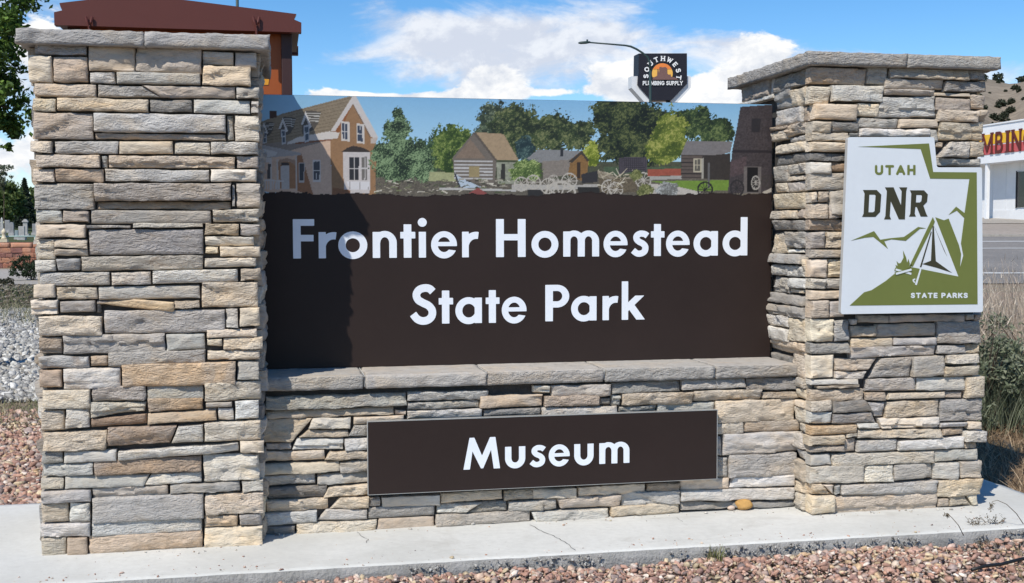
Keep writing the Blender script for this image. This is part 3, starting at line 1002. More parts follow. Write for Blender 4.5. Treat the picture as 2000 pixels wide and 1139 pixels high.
def spline(P, n=8):
    out = []
    Q = [P[0]] + list(P) + [P[-1]]
    for i in range(1, len(Q) - 2):
        p0, p1, p2, p3 = map(np.array, (Q[i - 1], Q[i], Q[i + 1], Q[i + 2]))
        for k in range(n):
            t = k / n
            out.append(tuple(.5 * (2 * p1 + (p2 - p0) * t + (2 * p0 - 5 * p1 + 4 * p2 - p3) * t * t + (3 * p1 - p0 - 3 * p2 + p3) * t ** 3)))
    return out + [P[-1]]


def d_stroke(X, Y, pts, r, butt=True):
    d = np.full(X.shape, 9.0)
    for (ax, ay), (bx, by) in zip(pts, pts[1:]):
        vx, vy = bx - ax, by - ay
        L = vx * vx + vy * vy
        if L < 1e-12:
            continue
        t = np.clip(((X - ax) * vx + (Y - ay) * vy) / L, 0, 1)
        d = np.minimum(d, np.hypot(X - ax - t * vx, Y - ay - t * vy))
    d = d - r
    if butt:
        for (p, q) in ((pts[0], pts[1]), (pts[-1], pts[-2])):
            vx, vy = q[0] - p[0], q[1] - p[1]
            L = math.hypot(vx, vy)
            if L < 1e-9:
                continue
            cut = -((X - p[0]) * vx + (Y - p[1]) * vy) / L
            near = np.hypot(X - p[0], Y - p[1]) < 1.7 * r
            d = np.where(near, np.maximum(d, cut), d)
    return d


def d_rect(X, Y, x0, y0, x1, y1):
    return np.maximum(np.maximum(x0 - X, X - x1), np.maximum(y0 - Y, Y - y1))


def d_ell(X, Y, cx, cy, rx, ry):
    return (np.hypot((X - cx) / rx, (Y - cy) / ry) - 1) * min(rx, ry)


def inside(X, Y, P):
    r = np.zeros(X.shape, bool)
    n = len(P)
    for i in range(n):
        (x0, y0), (x1, y1) = P[i], P[(i + 1) % n]
        if y0 == y1:
            continue
        c = ((y0 > Y) != (y1 > Y)) & (X < (x1 - x0) * (Y - y0) / (y1 - y0) + x0)
        r ^= c
    return r


def d_poly(X, Y, P):
    d = np.full(X.shape, 9.0)
    for (ax, ay), (bx, by) in zip(P, P[1:] + P[:1]):
        vx, vy = bx - ax, by - ay
        L = vx * vx + vy * vy + 1e-12
        t = np.clip(((X - ax) * vx + (Y - ay) * vy) / L, 0, 1)
        d = np.minimum(d, np.hypot(X - ax - t * vx, Y - ay - t * vy))
    return np.where(inside(X, Y, P), -d, d)


U, N_ = np.minimum, np.maximum
XH = .67


def futura(ch, X, Y):
    R = lambda *a: d_rect(X, Y, *a)
    E = lambda *a: d_ell(X, Y, *a)
    if ch == 'F':
        return .55, U(R(0, 0, .2, 1), U(R(0, .83, .55, 1), R(0, .435, .53, .6)))
    if ch == 'H':
        return .755, U(U(R(0, 0, .2, 1), R(.555, 0, .755, 1)), R(.1, .44, .61, .605))
    if ch == 'r':
        return .46, U(R(0, 0, .19, XH), d_stroke(X, Y, arc(.40, .27, .305, .305, 175, 78), .093))
    if ch == 'o':
        return .745, N_(E(.3725, .33, .3725, .355), -E(.3725, .33, .183, .18))
    if ch == 'n':
        a = N_(N_(E(.31, .385, .31, .31), -E(.31, .385, .115, .15)), .385 - Y)
        return .62, U(U(R(0, 0, .19, XH), R(.425, 0, .62, .39)), a)
    if ch == 'm':
        a = N_(N_(E(.275, .415, .275, .28), -E(.275, .415, .095, .125)), .415 - Y)
        c = N_(N_(E(.645, .415, .275, .28), -E(.645, .415, .095, .125)), .415 - Y)
        return .92, U(U(U(R(0, 0, .18, XH), R(.37, 0, .55, .42)), R(.74, 0, .92, .42)), U(a, c))
    if ch == 't':
        return .38, U(R(.085, 0, .28, .865), R(0, .5, .38, XH))
    if ch == 'i':
        return .24, U(R(.025, 0, .215, XH), E(.12, .915, .12, .115))
    if ch == 'e':
        ring = N_(E(.33, .33, .335, .355), -E(.33, .335, .165, .195))
        gap = d_poly(X, Y, [(.36, .205), (.36, .30), (.70, .30), (.70, .17), (.52, .205)])
        gap2 = d_poly(X, Y, [(.40, .213), (.74, .165), (.74, .297), (.40, .297)])
        bar = N_(R(.12, .295, .665, .405), E(.33, .33, .335, .355))
        low = N_(E(.33, .335, .165, .195), .0 * X)
        return .665, U(N_(N_(ring, -gap2), -N_(gap, .0 * X - 9) if False else -gap2), bar)
    if ch == 's':
        P = spline([(.44, .545), (.365, .595), (.245, .605), (.155, .545), (.15, .46), (.215, .39), (.32, .335), (.385, .25), (.365, .13), (.265, .07), (.16, .075), (.055, .155)])
        return .475, d_stroke(X, Y, P, .083)
    if ch == 'S':
        P = spline([(.575, .835), (.49, .915), (.36, .935), (.22, .89), (.145, .77), (.185, .635), (.31, .55), (.46, .475), (.555, .35), (.545, .20), (.445, .10), (.30, .075), (.16, .13), (.055, .26)])
        return .66, d_stroke(X, Y, P, .1)
    if ch == 'a':
        ring = N_(E(.33, .33, .335, .355), -E(.335, .33, .165, .18))
        return .67, U(ring, R(.485, 0, .67, XH))
    if ch == 'd':
        ring = N_(E(.33, .33, .335, .355), -E(.335, .33, .165, .18))
        return .67, U(ring, R(.485, 0, .67, 1.05))
    if ch == 'P':
        bowl = U(R(.1, .375, .31, 1), N_(E(.3, .6875, .315, .3125), .3 - X))
        hole = U(R(.195, .545, .31, .83), N_(E(.3, .6875, .135, .1425), .3 - X))
        return .615, U(R(0, 0, .195, 1), N_(bowl, -hole))
    if ch == 'k':
        a = N_(d_stroke(X, Y, [(.05, .24), (.70, .85)], .088, False), Y - XH)
        c = N_(d_stroke(X, Y, [(.20, .46), (.62, -.12)], .10, False), -Y)
        a = N_(a, .1 - X)
        c = N_(c, d_poly(X, Y, [(.18, 0), (.24, .45), (.34, .48), (.9, 0)]))
        return .62, U(R(0, 0, .18, 1.07), U(a, c))
    if ch == 'u':
        bt = N_(N_(E(.3075, .30, .3075, .325), -E(.3075, .30, .115, .14)), Y - .30)
        return .615, U(U(R(0, .295, .1925, XH), R(.4225, .295, .615, XH)), bt)
    if ch == 'M':
        return 1.115, d_poly(X, Y, [(0, 0), (.197, 0), (.275, .57), (.53, .02), (.60, .02), (.84, .60), (.918, 0), (1.115, 0), (.975, 1), (.81, 1), (.565, .42), (.335, 1), (.187, 1)])


CAPS = {'U': [[(0, 1), (0, .3)] + arc(.31, .3, .31, .3, 180, 360) + [(.62, 1)]], 'T': [[(0, 1), (.68, 1)], [(.34, 1), (.34, 0)]],
        'A': [[(0, 0), (.36, 1), (.72, 0)], [(.14, .32), (.58, .32)]], 'H': [[(0, 0), (0, 1)], [(.62, 0), (.62, 1)], [(0, .5), (.62, .5)]],
        'S': [spline([(.53, .86), (.40, .98), (.18, .98), (.03, .83), (.08, .63), (.28, .52), (.48, .41), (.55, .22), (.42, .03), (.16, .02), (.0, .15)], 5)],
        'E': [[(.5, 1), (0, 1), (0, 0), (.5, 0)], [(0, .5), (.45, .5)]], 'P': [[(0, 0), (0, 1), (.3, 1)] + arc(.3, .74, .26, .26, 90, -90) + [(0, .48)]],
        'R': [[(0, 0), (0, 1), (.3, 1)] + arc(.3, .74, .26, .26, 90, -90) + [(0, .48)], [(.28, .48), (.6, 0)]],
        'K': [[(0, 0), (0, 1)], [(.6, 1), (.02, .42)], [(.2, .6), (.62, 0)]], 'O': [arc(.37, .5, .37, .5, 0, 360, 28)],
        'W': [[(0, 1), (.26, 0), (.52, .95), (.78, 0), (1.04, 1)]], 'L': [[(0, 1), (0, 0), (.48, 0)]], 'M': [[(0, 0), (0, 1), (.42, .12), (.84, 1), (.84, 0)]],
        'B': [[(.3, .53), (0, .53), (0, 1), (.3, 1)] + arc(.3, .765, .22, .235, 90, -90), [(0, .53), (0, 0), (.32, 0)] + arc(.32, .265, .26, .265, -90, 90) + [(.3, .53)]],
        'I': [[(0, 0), (0, 1)]], 'N': [[(0, 0), (0, 1), (.66, 0), (.66, 1)]], 'G': [arc(.4, .5, .4, .5, 48, 340) + [(.78, .46), (.46, .46)]],
        'Y': [[(0, 1), (.35, .48), (.35, 0)], [(.7, 1), (.35, .48)]]}
STEMS = {'H': [(0, 0), (0, 1), (.62, 0), (.62, 1)], 'T': [(.34, 0)], 'P': [(0, 0)], 'L': [(0, 1)], 'M': [(0, 0), (.84, 0), (0, 1), (.84, 1)], 'B': [], 'I': [(0, 0), (0, 1)],
         'N': [(0, 0), (0, 1), (.66, 1)], 'U': [(0, 1), (.62, 1)], 'W': [(0, 1), (1.04, 1)], 'E': [], 'Y': [(.35, 0), (0, 1), (.7, 1)], 'S': [], 'O': [], 'G': [], 'A': [(0, 0), (.72, 0)], 'K': [(0, 0), (0, 1)], 'R': [(0, 0), (.6, 0)]}


def caps(ch, X, Y, w=.2, serif=False):
    """capital letter of stroke width w, height 1; strokes kept inside the cell"""
    r = w / 2
    wid = max(p[0] for s_ in CAPS[ch] for p in s_)
    f = lambda p: (p[0] + r, r + p[1] * (1 - w))
    d = None
    for s_ in CAPS[ch]:
        e = d_stroke(X, Y, [f(p) for p in s_], r, False)
        d = e if d is None else U(d, e)
    d = N_(d, N_(-Y, Y - 1))
    for s_ in CAPS[ch]:
        for p in (s_[0], s_[-1]):
            if p[1] in (0, 1):
                q = f(p)
                d = U(d, d_rect(X, Y, q[0] - r * .95, q[1] - (r if p[1] == 0 else 0), q[0] + r * .95, q[1] + (r if p[1] == 1 else 0)) if len(s_) == 2 and abs(s_[0][0] - s_[1][0]) < .01 else d)
    if serif:
        for p in STEMS[ch]:
            q = f(p)
            d = U(d, d_rect(X, Y, q[0] - r * 1.9, 0 if p[1] == 0 else 1 - w * .42, q[0] + r * 1.9, w * .42 if p[1] == 0 else 1))
    return wid + w, d


def contours(D, x0, y0, h):
    """marching squares at level 0"""
    ny, nx = D.shape
    nxt = {}
    s_ = D < 0
    cells = np.argwhere((s_[:-1, :-1].astype(int) + s_[1:, :-1] + s_[:-1, 1:] + s_[1:, 1:]) % 4 != 0)

    def pt(e):
        (j, i, o) = e
        if o == 0:
            a_, c_ = D[j, i], D[j, i + 1]
            t = a_ / (a_ - c_)
            return (x0 + (i + t) * h, y0 + j * h)
        a_, c_ = D[j, i], D[j + 1, i]
        t = a_ / (a_ - c_)
        return (x0 + i * h, y0 + (j + t) * h)
    for j, i in cells:
        bits = (s_[j, i], s_[j, i + 1], s_[j + 1, i + 1], s_[j + 1, i])
        ed = [(j, i, 0), (j, i + 1, 1), (j + 1, i, 0), (j, i, 1)]
        # walk with the inside on the left
        ins, outs = [], []
        for k in range(4):
            if bits[k] and not bits[(k + 1) % 4]:
                outs.append(ed[k])
            if not bits[k] and bits[(k + 1) % 4]:
                ins.append(ed[k])
        for a_, c_ in zip(outs, ins if len(ins) == 1 else ins[::-1]):
            nxt[a_] = c_
    loops = []
    while nxt:
        st = next(iter(nxt))
        L, e = [], st
        while e in nxt:
            L.append(pt(e))
            e = nxt.pop(e)
        if len(L) > 5:
            loops.append(L)
    return loops


def simplify(L, tol):
    P = np.array(L)
    far = int(np.argmax(np.hypot(*(P - P[0]).T)))

    def dp(a_, c_):
        if c_ - a_ < 2:
            return [a_]
        v = P2[c_] - P2[a_]
        n = math.hypot(*v) + 1e-12
        w = P2[a_ + 1:c_] - P2[a_]
        d = np.abs(v[0] * w[:, 1] - v[1] * w[:, 0]) / n
        k = int(np.argmax(d))
        if d[k] < tol:
            return [a_]
        k += a_ + 1
        return dp(a_, k) + dp(k, c_)
    P2 = np.vstack([P, P[:1]])
    keep = dp(0, far) + dp(far, len(P2) - 1)
    return [tuple(P2[k]) for k in keep]


def cut_shape(name, loops, to3d, mat, parent, depth, off=0.0):
    """flat cut-out with holes: loops in 2-D, to3d(x, y, d) puts d metres in front of the board"""
    def area(L):
        return sum(a_[0] * c_[1] - c_[0] * a_[1] for a_, c_ in zip(L, L[1:] + L[:1])) / 2

    def isin(p, L):
        return bool(inside(np.array([p[0]]), np.array([p[1]]), L)[0])
    outer = [L for L in loops if sum(isin(L[0], K) for K in loops if K is not L) % 2 == 0]
    V, F = [], []
    for O in outer:
        holes = [L for L in loops if L not in outer and isin(L[0], O)]
        grp = [O if area(O) > 0 else O[::-1]] + [h if area(h) < 0 else h[::-1] for h in holes]
        tess = tessellate_polygon([[Vector((p[0], p[1], 0)) for p in L] for L in grp])
        flat = [p for L in grp for p in L]
        n0 = len(V)
        V += [to3d(p[0], p[1], off + depth) for p in flat] + [to3d(p[0], p[1], off) for p in flat]
        nf = len(flat)
        for t in tess:
            a_, c_, d_ = [flat[k] for k in t]
            ar = (c_[0] - a_[0]) * (d_[1] - a_[1]) - (c_[1] - a_[1]) * (d_[0] - a_[0])
            F.append(tuple(n0 + k for k in (t if ar > 0 else t[::-1])))
        k0 = 0
        for L in grp:
            for i in range(len(L)):
                i2 = (i + 1) % len(L)
                F.append((n0 + k0 + i, n0 + nf + k0 + i, n0 + nf + k0 + i2, n0 + k0 + i2))
            k0 += len(L)
    c = sum(V, Vector((0, 0, 0))) / len(V)
    me = mesh(name, [v - c for v in V], F)
    import bmesh
    bm = bmesh.new()
    bm.from_mesh(me)
    bmesh.ops.recalc_face_normals(bm, faces=bm.faces)
    bm.to_mesh(me)
    bm.free()
    return link(name, me, parent, c, mat)


GLY = {}


def glyph(kind, ch, res=.0125, **kw):
    key = (kind, ch, tuple(sorted(kw.items())))
    if key not in GLY:
        xs, ys = np.arange(-.1, 1.5, res), np.arange(-.12, 1.25, res)
        X, Y = np.meshgrid(xs, ys)
        w, d = (futura(ch, X, Y) if kind == 'futura' else caps(ch, X, Y, **kw))
        GLY[key] = (w, [simplify(L, .0022) for L in contours(d + 1e-7, xs[0], ys[0], res)])
    return GLY[key]


# ---------------------------------------------------------------- main board
board = thing('sign_board', ((PB + PC) / 2, YBOARD, ZL), 'big brown sign board with white lettering and a photo strip of old buildings on top', 'sign')
ZBT = 2.127
BX0, BX1 = PB + .006, PC - .006
MB().box(BX0, YBOARD, ZL + .001, BX1, YBOARD + .05, ZBT).build('panel', M_BROWN, board, bevel=.002)
FR = YBOARD   # face of the board


def board3(x, y, d):
    return Vector((x, FR - d, y))


def set_text(parent, mat, Y, items, base0, base1, cap, depth, zoom):
    """items: (char, x0, x1) in enlarged pixels; base0/base1: two points of the baseline"""
    off, sc = zoom
    A, B_ = on_y(off[0] + base0[0] / sc, off[1] + base0[1] / sc, Y), on_y(off[0] + base1[0] / sc, off[1] + base1[1] / sc, Y)
    for ch, x0, x1 in items:
        w, loops = glyph('futura', ch)
        by = base0[1] + (base1[1] - base0[1]) * ((x0 + x1) / 2 - base0[0]) / (base1[0] - base0[0])
        X0, X1 = on_y(off[0] + x0 / sc, off[1] + (by - 60) / sc, Y).x, on_y(off[0] + x1 / sc, off[1] + (by - 60) / sc, Y).x
        mx = max(p[0] for L in loops for p in L)
        mn = min(p[0] for L in loops for p in L)
        k = (X1 - X0) / (mx - mn)
        t = ((X0 + X1) / 2 - A.x) / (B_.x - A.x)
        zb = A.z + (B_.z - A.z) * t
        lp = [[(X0 + (p[0] - mn) * k, zb + p[1] * cap) for p in L] for L in loops]
        cut_shape('letter', lp, lambda x, y, d: Vector((x, Y - d, y)), mat, parent, depth)


ppm = FOC / depth_of(1.2, YBOARD)     # pixels per metre near the board
CAP = 74.0 / ppm
Z2, Z3 = ((540, 400), 4.0), ((1000, 400), 4.0)
set_text(board, M_LETTER, FR - .0005, [('F', 130, 297), ('r', 330, 470), ('o', 483, 710), ('n', 752, 940), ('t', 968, 1085), ('i', 1105, 1175), ('e', 1208, 1410), ('r', 1450, 1580), ('H', 1715, 1946)], (160, 420), (1830, 408.5), CAP, .0016, Z2)
set_text(board, M_LETTER, FR - .0005, [('o', 152, 362), ('m', 400, 680), ('e', 715, 902), ('s', 930, 1070), ('t', 1085, 1190), ('e', 1203, 1387), ('a', 1418, 1608), ('d', 1645, 1838)], (80, 408), (1810, 396), CAP, .0016, Z3)
set_text(board, M_LETTER, FR - .0005, [('S', 1045, 1248), ('t', 1268, 1380), ('a', 1398, 1605), ('t', 1635, 1742), ('e', 1760, 1953)], (1045, 932), (1953, 919), CAP, .0016, Z2)
set_text(board, M_LETTER, FR - .0005, [('P', 260, 447), ('a', 462, 660), ('r', 707, 830), ('k', 857, 1037)], (260, 911), (1037, 896), CAP * .97, .0016, Z3)

# the photo strip printed along the top of the board: flat print, drawn point by point on a fine grid
NX, NZ = 700, 142
ZB0 = on_y(1000, 392, FR).z
gxs, gzs = np.linspace(BX0 + .002, BX1 - .002, NX), np.linspace(ZB0, ZBT - .0015, NZ)
GX, GZ = np.meshgrid(gxs, gzs)
# photo pixel of each grid point
dv = np.stack([GX, np.full(GX.shape, FR), GZ - EYE], -1)
R_, U_, F_ = np.array(_r), np.array(_u), np.array(_f)
den = dv @ F_
PX = 1000 + FOC * (dv @ R_) / den
PY = 569.5 - FOC * (dv @ U_) / den


def vnoise(x, y, seed=0):
    xi, yi = np.floor(x).astype(np.int64), np.floor(y).astype(np.int64)
    fx_, fy_ = x - xi, y - yi
    fx_, fy_ = fx_ * fx_ * (3 - 2 * fx_), fy_ * fy_ * (3 - 2 * fy_)

    def hsh(a_, c_):
        n = (a_ * 374761393 + c_ * 668265263 + seed * 974634777) & 0x7fffffff
        n = ((n ^ (n >> 13)) * 1274126177) & 0x7fffffff
        return ((n ^ (n >> 16)) & 0xffff) / 65535.0
    return (hsh(xi, yi) * (1 - fx_) + hsh(xi + 1, yi) * fx_) * (1 - fy_) + (hsh(xi, yi + 1) * (1 - fx_) + hsh(xi + 1, yi + 1) * fx_) * fy_


def fbm(x, y, o=4, seed=0):
    t, a_, s_ = 0, .5, 0
    for k in range(o):
        t = t + a_ * vnoise(x * 2 ** k, y * 2 ** k, seed + k)
        s_ += a_
        a_ *= .55
    return t / s_


PRK = 1.02     # display brightness of a fully lit print


def lc(c):
    return np.array(lin(*c)) / PRK


IMG = np.zeros(PX.shape + (3,))
tsky = np.clip((PY - 185) / 120, 0, 1)[..., None]
IMG[:] = lc((118, 166, 202)) * (1 - tsky) + lc((160, 196, 216)) * tsky
hz = np.clip(1 - np.abs(PX - 520) / 330, 0, 1)[..., None] * .35
IMG[:] = IMG * (1 - hz) + lc((150, 190, 212)) * hz


def P_(zoom, pts):
    (ox, oy), sc = zoom
    return [(ox + pts[i] / sc, oy + pts[i + 1] / sc) for i in range(0, len(pts), 2)]


ZA, ZB_ = ((500, 170), 3.92), ((1000, 170), 3.846)


def fill(zoom, pts, c, var=.0, freq=.5, fy_=None):
    m_ = inside(PX, PY, P_(zoom, pts))
    col = lc(c)
    if var:
        n = fbm(PX * freq, PY * (fy_ or freq), 3, int(pts[0]))[..., None]
        col = col * (1 + var * (n - .5) * 2)
    else:
        col = np.broadcast_to(col, IMG.shape)
    IMG[m_] = col[m_]


def leafage(zoom, blobs, dark, mid, light, freq=.22, seed=1, rag=.5, hi=.58):
    (ox, oy), sc = zoom
    f = np.full(PX.shape, 9.0)
    for cx, cy, rx, ry in blobs:
        f = np.minimum(f, np.hypot((PX - ox - cx / sc) / (rx / sc), (PY - oy - cy / sc) / (ry / sc)))
    n = fbm(PX * .09, PY * .09, 5, seed)
    n5 = fbm(PX * .42, PY * .42, 3, seed + 5)
    m_ = f + rag * (n - .5) * 2 + .55 * (n5 - .5) < 1
    t = fbm(PX * freq * 1.25, PY * freq * 1.25, 5, seed + 9)
    t2 = fbm(PX * .045 + .02 * PY, PY * .06, 4, seed + 20)
    v = np.clip((t * .45 + t2 * .9 - .50) * 3.4, 0, 1)[..., None]
    sp_ = fbm(PX * .95, PY * .95, 2, seed + 40)
    v = np.clip(v + (sp_[..., None] - .5) * 1.3, 0, 1)
    col = lc(dark) * (1 - v) + lc(mid) * v
    h_ = np.clip((t * .5 + t2 * .4 + sp_ * .35 - hi * 1.13) * 8, 0, 1)[..., None]
    col = col * (1 - h_) + lc(light) * h_
    IMG[m_] = col[m_]


# ground tones and far trees of the print
fill(ZB_, [-600, 690, 2100, 690, 2100, 900, -600, 900], (112, 104, 92), .45, .4)
fill(ZA, [900, 540, 2000, 560, 2000, 740, 900, 740], (62, 70, 50), .45, .5)
fill(ZB_, [-200, 560, 1700, 560, 1700, 700, -200, 700], (70, 72, 56), .45, .5)
fill(ZA, [900, 690, 2010, 700, 2010, 880, 900, 880], (92, 86, 76), .6, .6)
fill(ZB_, [-20, 690, 1700, 690, 1700, 880, -20, 880], (90, 84, 74), .6, .6)
fill(ZA, [20, 400, 600, 330, 600, 500, 20, 560], (128, 118, 110), .1)
SEP = 0
leafage(ZA, [(1330, 520, 170, 130), (1290, 600, 130, 120)], (28, 44, 34), (46, 68, 46), (84, 104, 70), seed=3)
leafage(ZA, [(1500, 420, 150, 130), (1480, 560, 130, 110)], (34, 52, 22), (78, 100, 42), (128, 140, 78), seed=4)
leafage(ZA, [(1850, 260, 150, 140), (1990, 330, 190, 180), (1760, 330, 80, 80)], (38, 46, 38), (78, 92, 70), (124, 132, 108), seed=5)
leafage(ZB_, [(0, 330, 170, 190), (160, 330, 150, 140), (300, 340, 180, 150), (480, 370, 150, 110)], (30, 38, 28), (62, 76, 44), (112, 116, 78), seed=6)
leafage(ZB_, [(100, 480, 70, 110)], (30, 46, 50), (52, 72, 72), (88, 110, 104), seed=7)
leafage(ZB_, [(1320, 270, 100, 120), (1420, 260, 100, 110), (1500, 330, 140, 110), (1600, 340, 60, 90)], (26, 38, 24), (60, 78, 44), (106, 118, 72), seed=8)
leafage(ZB_, [(760, 220, 160, 200), (900, 230, 230, 180), (800, 430, 170, 160), (1010, 300, 180, 190), (950, 480, 190, 110)], (20, 26, 22), (42, 54, 32), (92, 98, 60), seed=9)
leafage(ZB_, [(1190, 340, 130, 170), (1130, 480, 130, 110), (1230, 430, 90, 110)], (58, 72, 26), (110, 122, 48), (152, 152, 82), seed=10)
leafage(ZB_, [(590, 510, 60, 90)], (74, 88, 24), (124, 136, 44), (166, 168, 86), seed=11)
fill(ZB_, [690, 600, 1270, 600, 1270, 640, 690, 660], (70, 84, 62), .4, .5)
# left house
W1, W2, TR = (190, 164, 144), (138, 106, 76), (186, 180, 176)
fill(ZA, [30, 560, 320, 470, 570, 405, 580, 830, 30, 800], W1, .06)
fill(ZA, [330, 505, 345, 505, 440, 830, 320, 800, 300, 560], (140, 98, 68), .08)
fill(ZA, [170, 575, 300, 575, 310, 780, 180, 780], (148, 108, 76), .06)
fill(ZA, [570, 400, 740, 120, 920, 400, 915, 830, 580, 830], W2, .10)
fill(ZA, [578, 405, 650, 330, 740, 130, 640, 260, 590, 340], (128, 80, 46), .1)
fill(ZA, [20, 275, 200, 205, 720, 70, 745, 80, 580, 335, 570, 345, 330, 400, 20, 445], (128, 115, 96), .22, .25, 1.4)
for k in range(9):
    y0 = 92 + k * 30
    fill(ZA, [230 - k * 20, y0 + 110 - k * 4, 720 - k * 18, y0 - 10, 720 - k * 18, y0 - 6, 230 - k * 20, y0 + 115 - k * 4], (104, 92, 76))
fill(ZA, [105, 180, 158, 185, 158, 235, 105, 240], (66, 40, 32), .2)
fill(ZA, [570, 340, 745, 62, 765, 70, 935, 385, 915, 400, 870, 375, 742, 130, 605, 340], TR, .05)
fill(ZA, [735, 130, 745, 130, 880, 380, 868, 380], (110, 88, 70))
fill(ZA, [320, 385, 560, 340, 640, 350, 625, 395, 400, 412, 240, 440, 240, 425], (192, 186, 180), .05)
fill(ZA, [300, 425, 575, 400, 575, 410, 300, 440], (120, 78, 56))
fill(ZA, [875, 395, 935, 385, 915, 430, 880, 430], (172, 160, 150))
for (ax, ay, k) in ((60, 265, .8), (205, 228, 1.0), (380, 180, 1.15)):
    fill(ZA, [ax, ay, ax + 100 * k, ay + 8, ax + 85 * k, ay + 85 * k, ax + 55 * k, ay + 130 * k, ax - 20 * k, ay + 160 * k, ax - 25 * k, ay + 80 * k], (78, 72, 66), .2)
    for j in range(4):
        yy = ay + 14 * k + j * 17 * k
        fill(ZA, [ax + 6 * k + j * 6 * k, yy, ax + 100 * k - j * 5, yy + 5, ax + 98 * k - j * 5, yy + 11 * k, ax + 10 * k + j * 6 * k, yy + 6 * k], (176, 174, 168))
    fill(ZA, [ax, ay + 4, ax - 32 * k, ay + 95 * k, ax - 18 * k, ay + 95 * k, ax + 2, ay + 45 * k, ax + 26 * k, ay + 120 * k, ax + 40 * k, ay + 110 * k], (190, 188, 186))
    fill(ZA, [ax - 14 * k, ay + 100 * k, ax + 22 * k, ay + 96 * k, ax + 26 * k, ay + 205 * k, ax - 8 * k, ay + 215 * k], (170, 172, 176))
    fill(ZA, [ax - 6 * k, ay + 112 * k, ax + 16 * k, ay + 108 * k, ax + 18 * k, ay + 195 * k, ax - 2 * k, ay + 200 * k], (74, 84, 96))
    fill(ZA, [ax - 6 * k, ay + 150 * k, ax + 18 * k, ay + 146 * k, ax + 18 * k, ay + 155 * k, ax - 6 * k, ay + 159 * k], (180, 182, 184))
fill(ZA, [10, 450, 60, 445, 345, 505, 345, 520, 60, 545, 10, 560], (156, 152, 150), .06)
fill(ZA, [10, 460, 165, 500, 150, 525, 10, 555], (182, 180, 178), .05)
fill(ZA, [55, 545, 120, 545, 122, 790, 108, 790, 105, 580, 55, 570], (186, 180, 176))
fill(ZA, [155, 555, 172, 555, 172, 790, 160, 790], (180, 172, 166))
fill(ZA, [300, 530, 316, 530, 316, 790, 304, 790], (178, 168, 160))
fill(ZA, [172, 560, 235, 545, 300, 560, 300, 600, 255, 570, 210, 572, 175, 610], (150, 124, 104))
fill(ZA, [188, 605, 255, 600, 255, 785, 195, 785], (172, 168, 166))
fill(ZA, [196, 580, 250, 578, 255, 600, 190, 602], (60, 50, 48))
fill(ZA, [328, 580, 372, 580, 372, 730, 328, 735], (170, 164, 160))
fill(ZA, [334, 588, 366, 588, 366, 715, 334, 718], (52, 54, 60))
fill(ZA, [88, 590, 112, 590, 112, 700, 88, 705], (70, 66, 66))
fill(ZA, [432, 560, 495, 558, 495, 725, 435, 730], (192, 186, 182))
fill(ZA, [442, 572, 486, 572, 486, 708, 444, 710], (66, 68, 74))
fill(ZA, [442, 636, 488, 636, 488, 644, 442, 644], (196, 192, 188))
fill(ZA, [462, 572, 467, 572, 467, 708, 462, 708], (190, 186, 184))
for k in range(7):
    fill(ZA, [40 + k * 22, 712, 50 + k * 22, 712, 50 + k * 22, 785, 40 + k * 22, 785], (182, 178, 176))
fill(ZA, [36, 706, 215, 716, 215, 726, 36, 716], (190, 186, 184))
for (ax, ay) in ((656, 268), (772, 286)):
    fill(ZA, [ax - 4, ay - 8, ax + 60, ay + 2, ax + 60, ay + 150, ax - 2, ay + 142], (188, 182, 176))
    fill(ZA, [ax + 4, ay + 10, ax + 42, ay + 14, ax + 44, ay + 134, ax + 6, ay + 128], (54, 62, 78))
    fill(ZA, [ax + 20, ay + 10, ax + 25, ay + 10, ax + 26, ay + 134, ax + 21, ay + 134], (170, 170, 172))
    fill(ZA, [ax + 4, ay + 68, ax + 44, ay + 72, ax + 44, ay + 79, ax + 4, ay + 75], (180, 178, 178))
fill(ZA, [655, 495, 700, 465, 745, 450, 820, 465, 885, 500, 660, 500], (54, 46, 42), .3)
fill(ZA, [668, 500, 872, 500, 872, 815, 720, 815, 672, 800], (182, 176, 174), .03)
for k in range(2):
    fill(ZA, [716 + k * 94, 536, 788 + k * 62, 536, 788 + k * 62, 712, 718 + k * 92, 712], [(42, 42, 46), (104, 100, 96)][k])
fill(ZA, [748, 536, 754, 536, 754, 712, 748, 712], (176, 172, 170))
fill(ZA, [716, 620, 864, 620, 864, 629, 716, 629], (182, 178, 176))
fill(ZA, [830, 540, 836, 540, 836, 712, 830, 712], (176, 172, 170))
fill(ZA, [690, 722, 868, 722, 868, 788, 722, 788], (196, 194, 196))
for k in (718, 795, 860):
    fill(ZA, [k, 722, k + 5, 722, k + 5, 788, k, 788], (130, 124, 122))
fill(ZA, [590, 770, 720, 790, 720, 830, 580, 830], (120, 82, 56), .2)
# young tree beside the house
leafage(ZA, [(1090, 230, 40, 90), (1090, 340, 100, 110), (1110, 500, 190, 130), (1100, 620, 215, 110), (1240, 560, 110, 130), (980, 520, 90, 110), (1280, 640, 80, 90)], (26, 38, 28), (54, 76, 50), (124, 146, 108), .42, 12, .42, .54)
fill(ZA, [1070, 720, 1100, 720, 1095, 820, 1075, 820], (70, 60, 50))
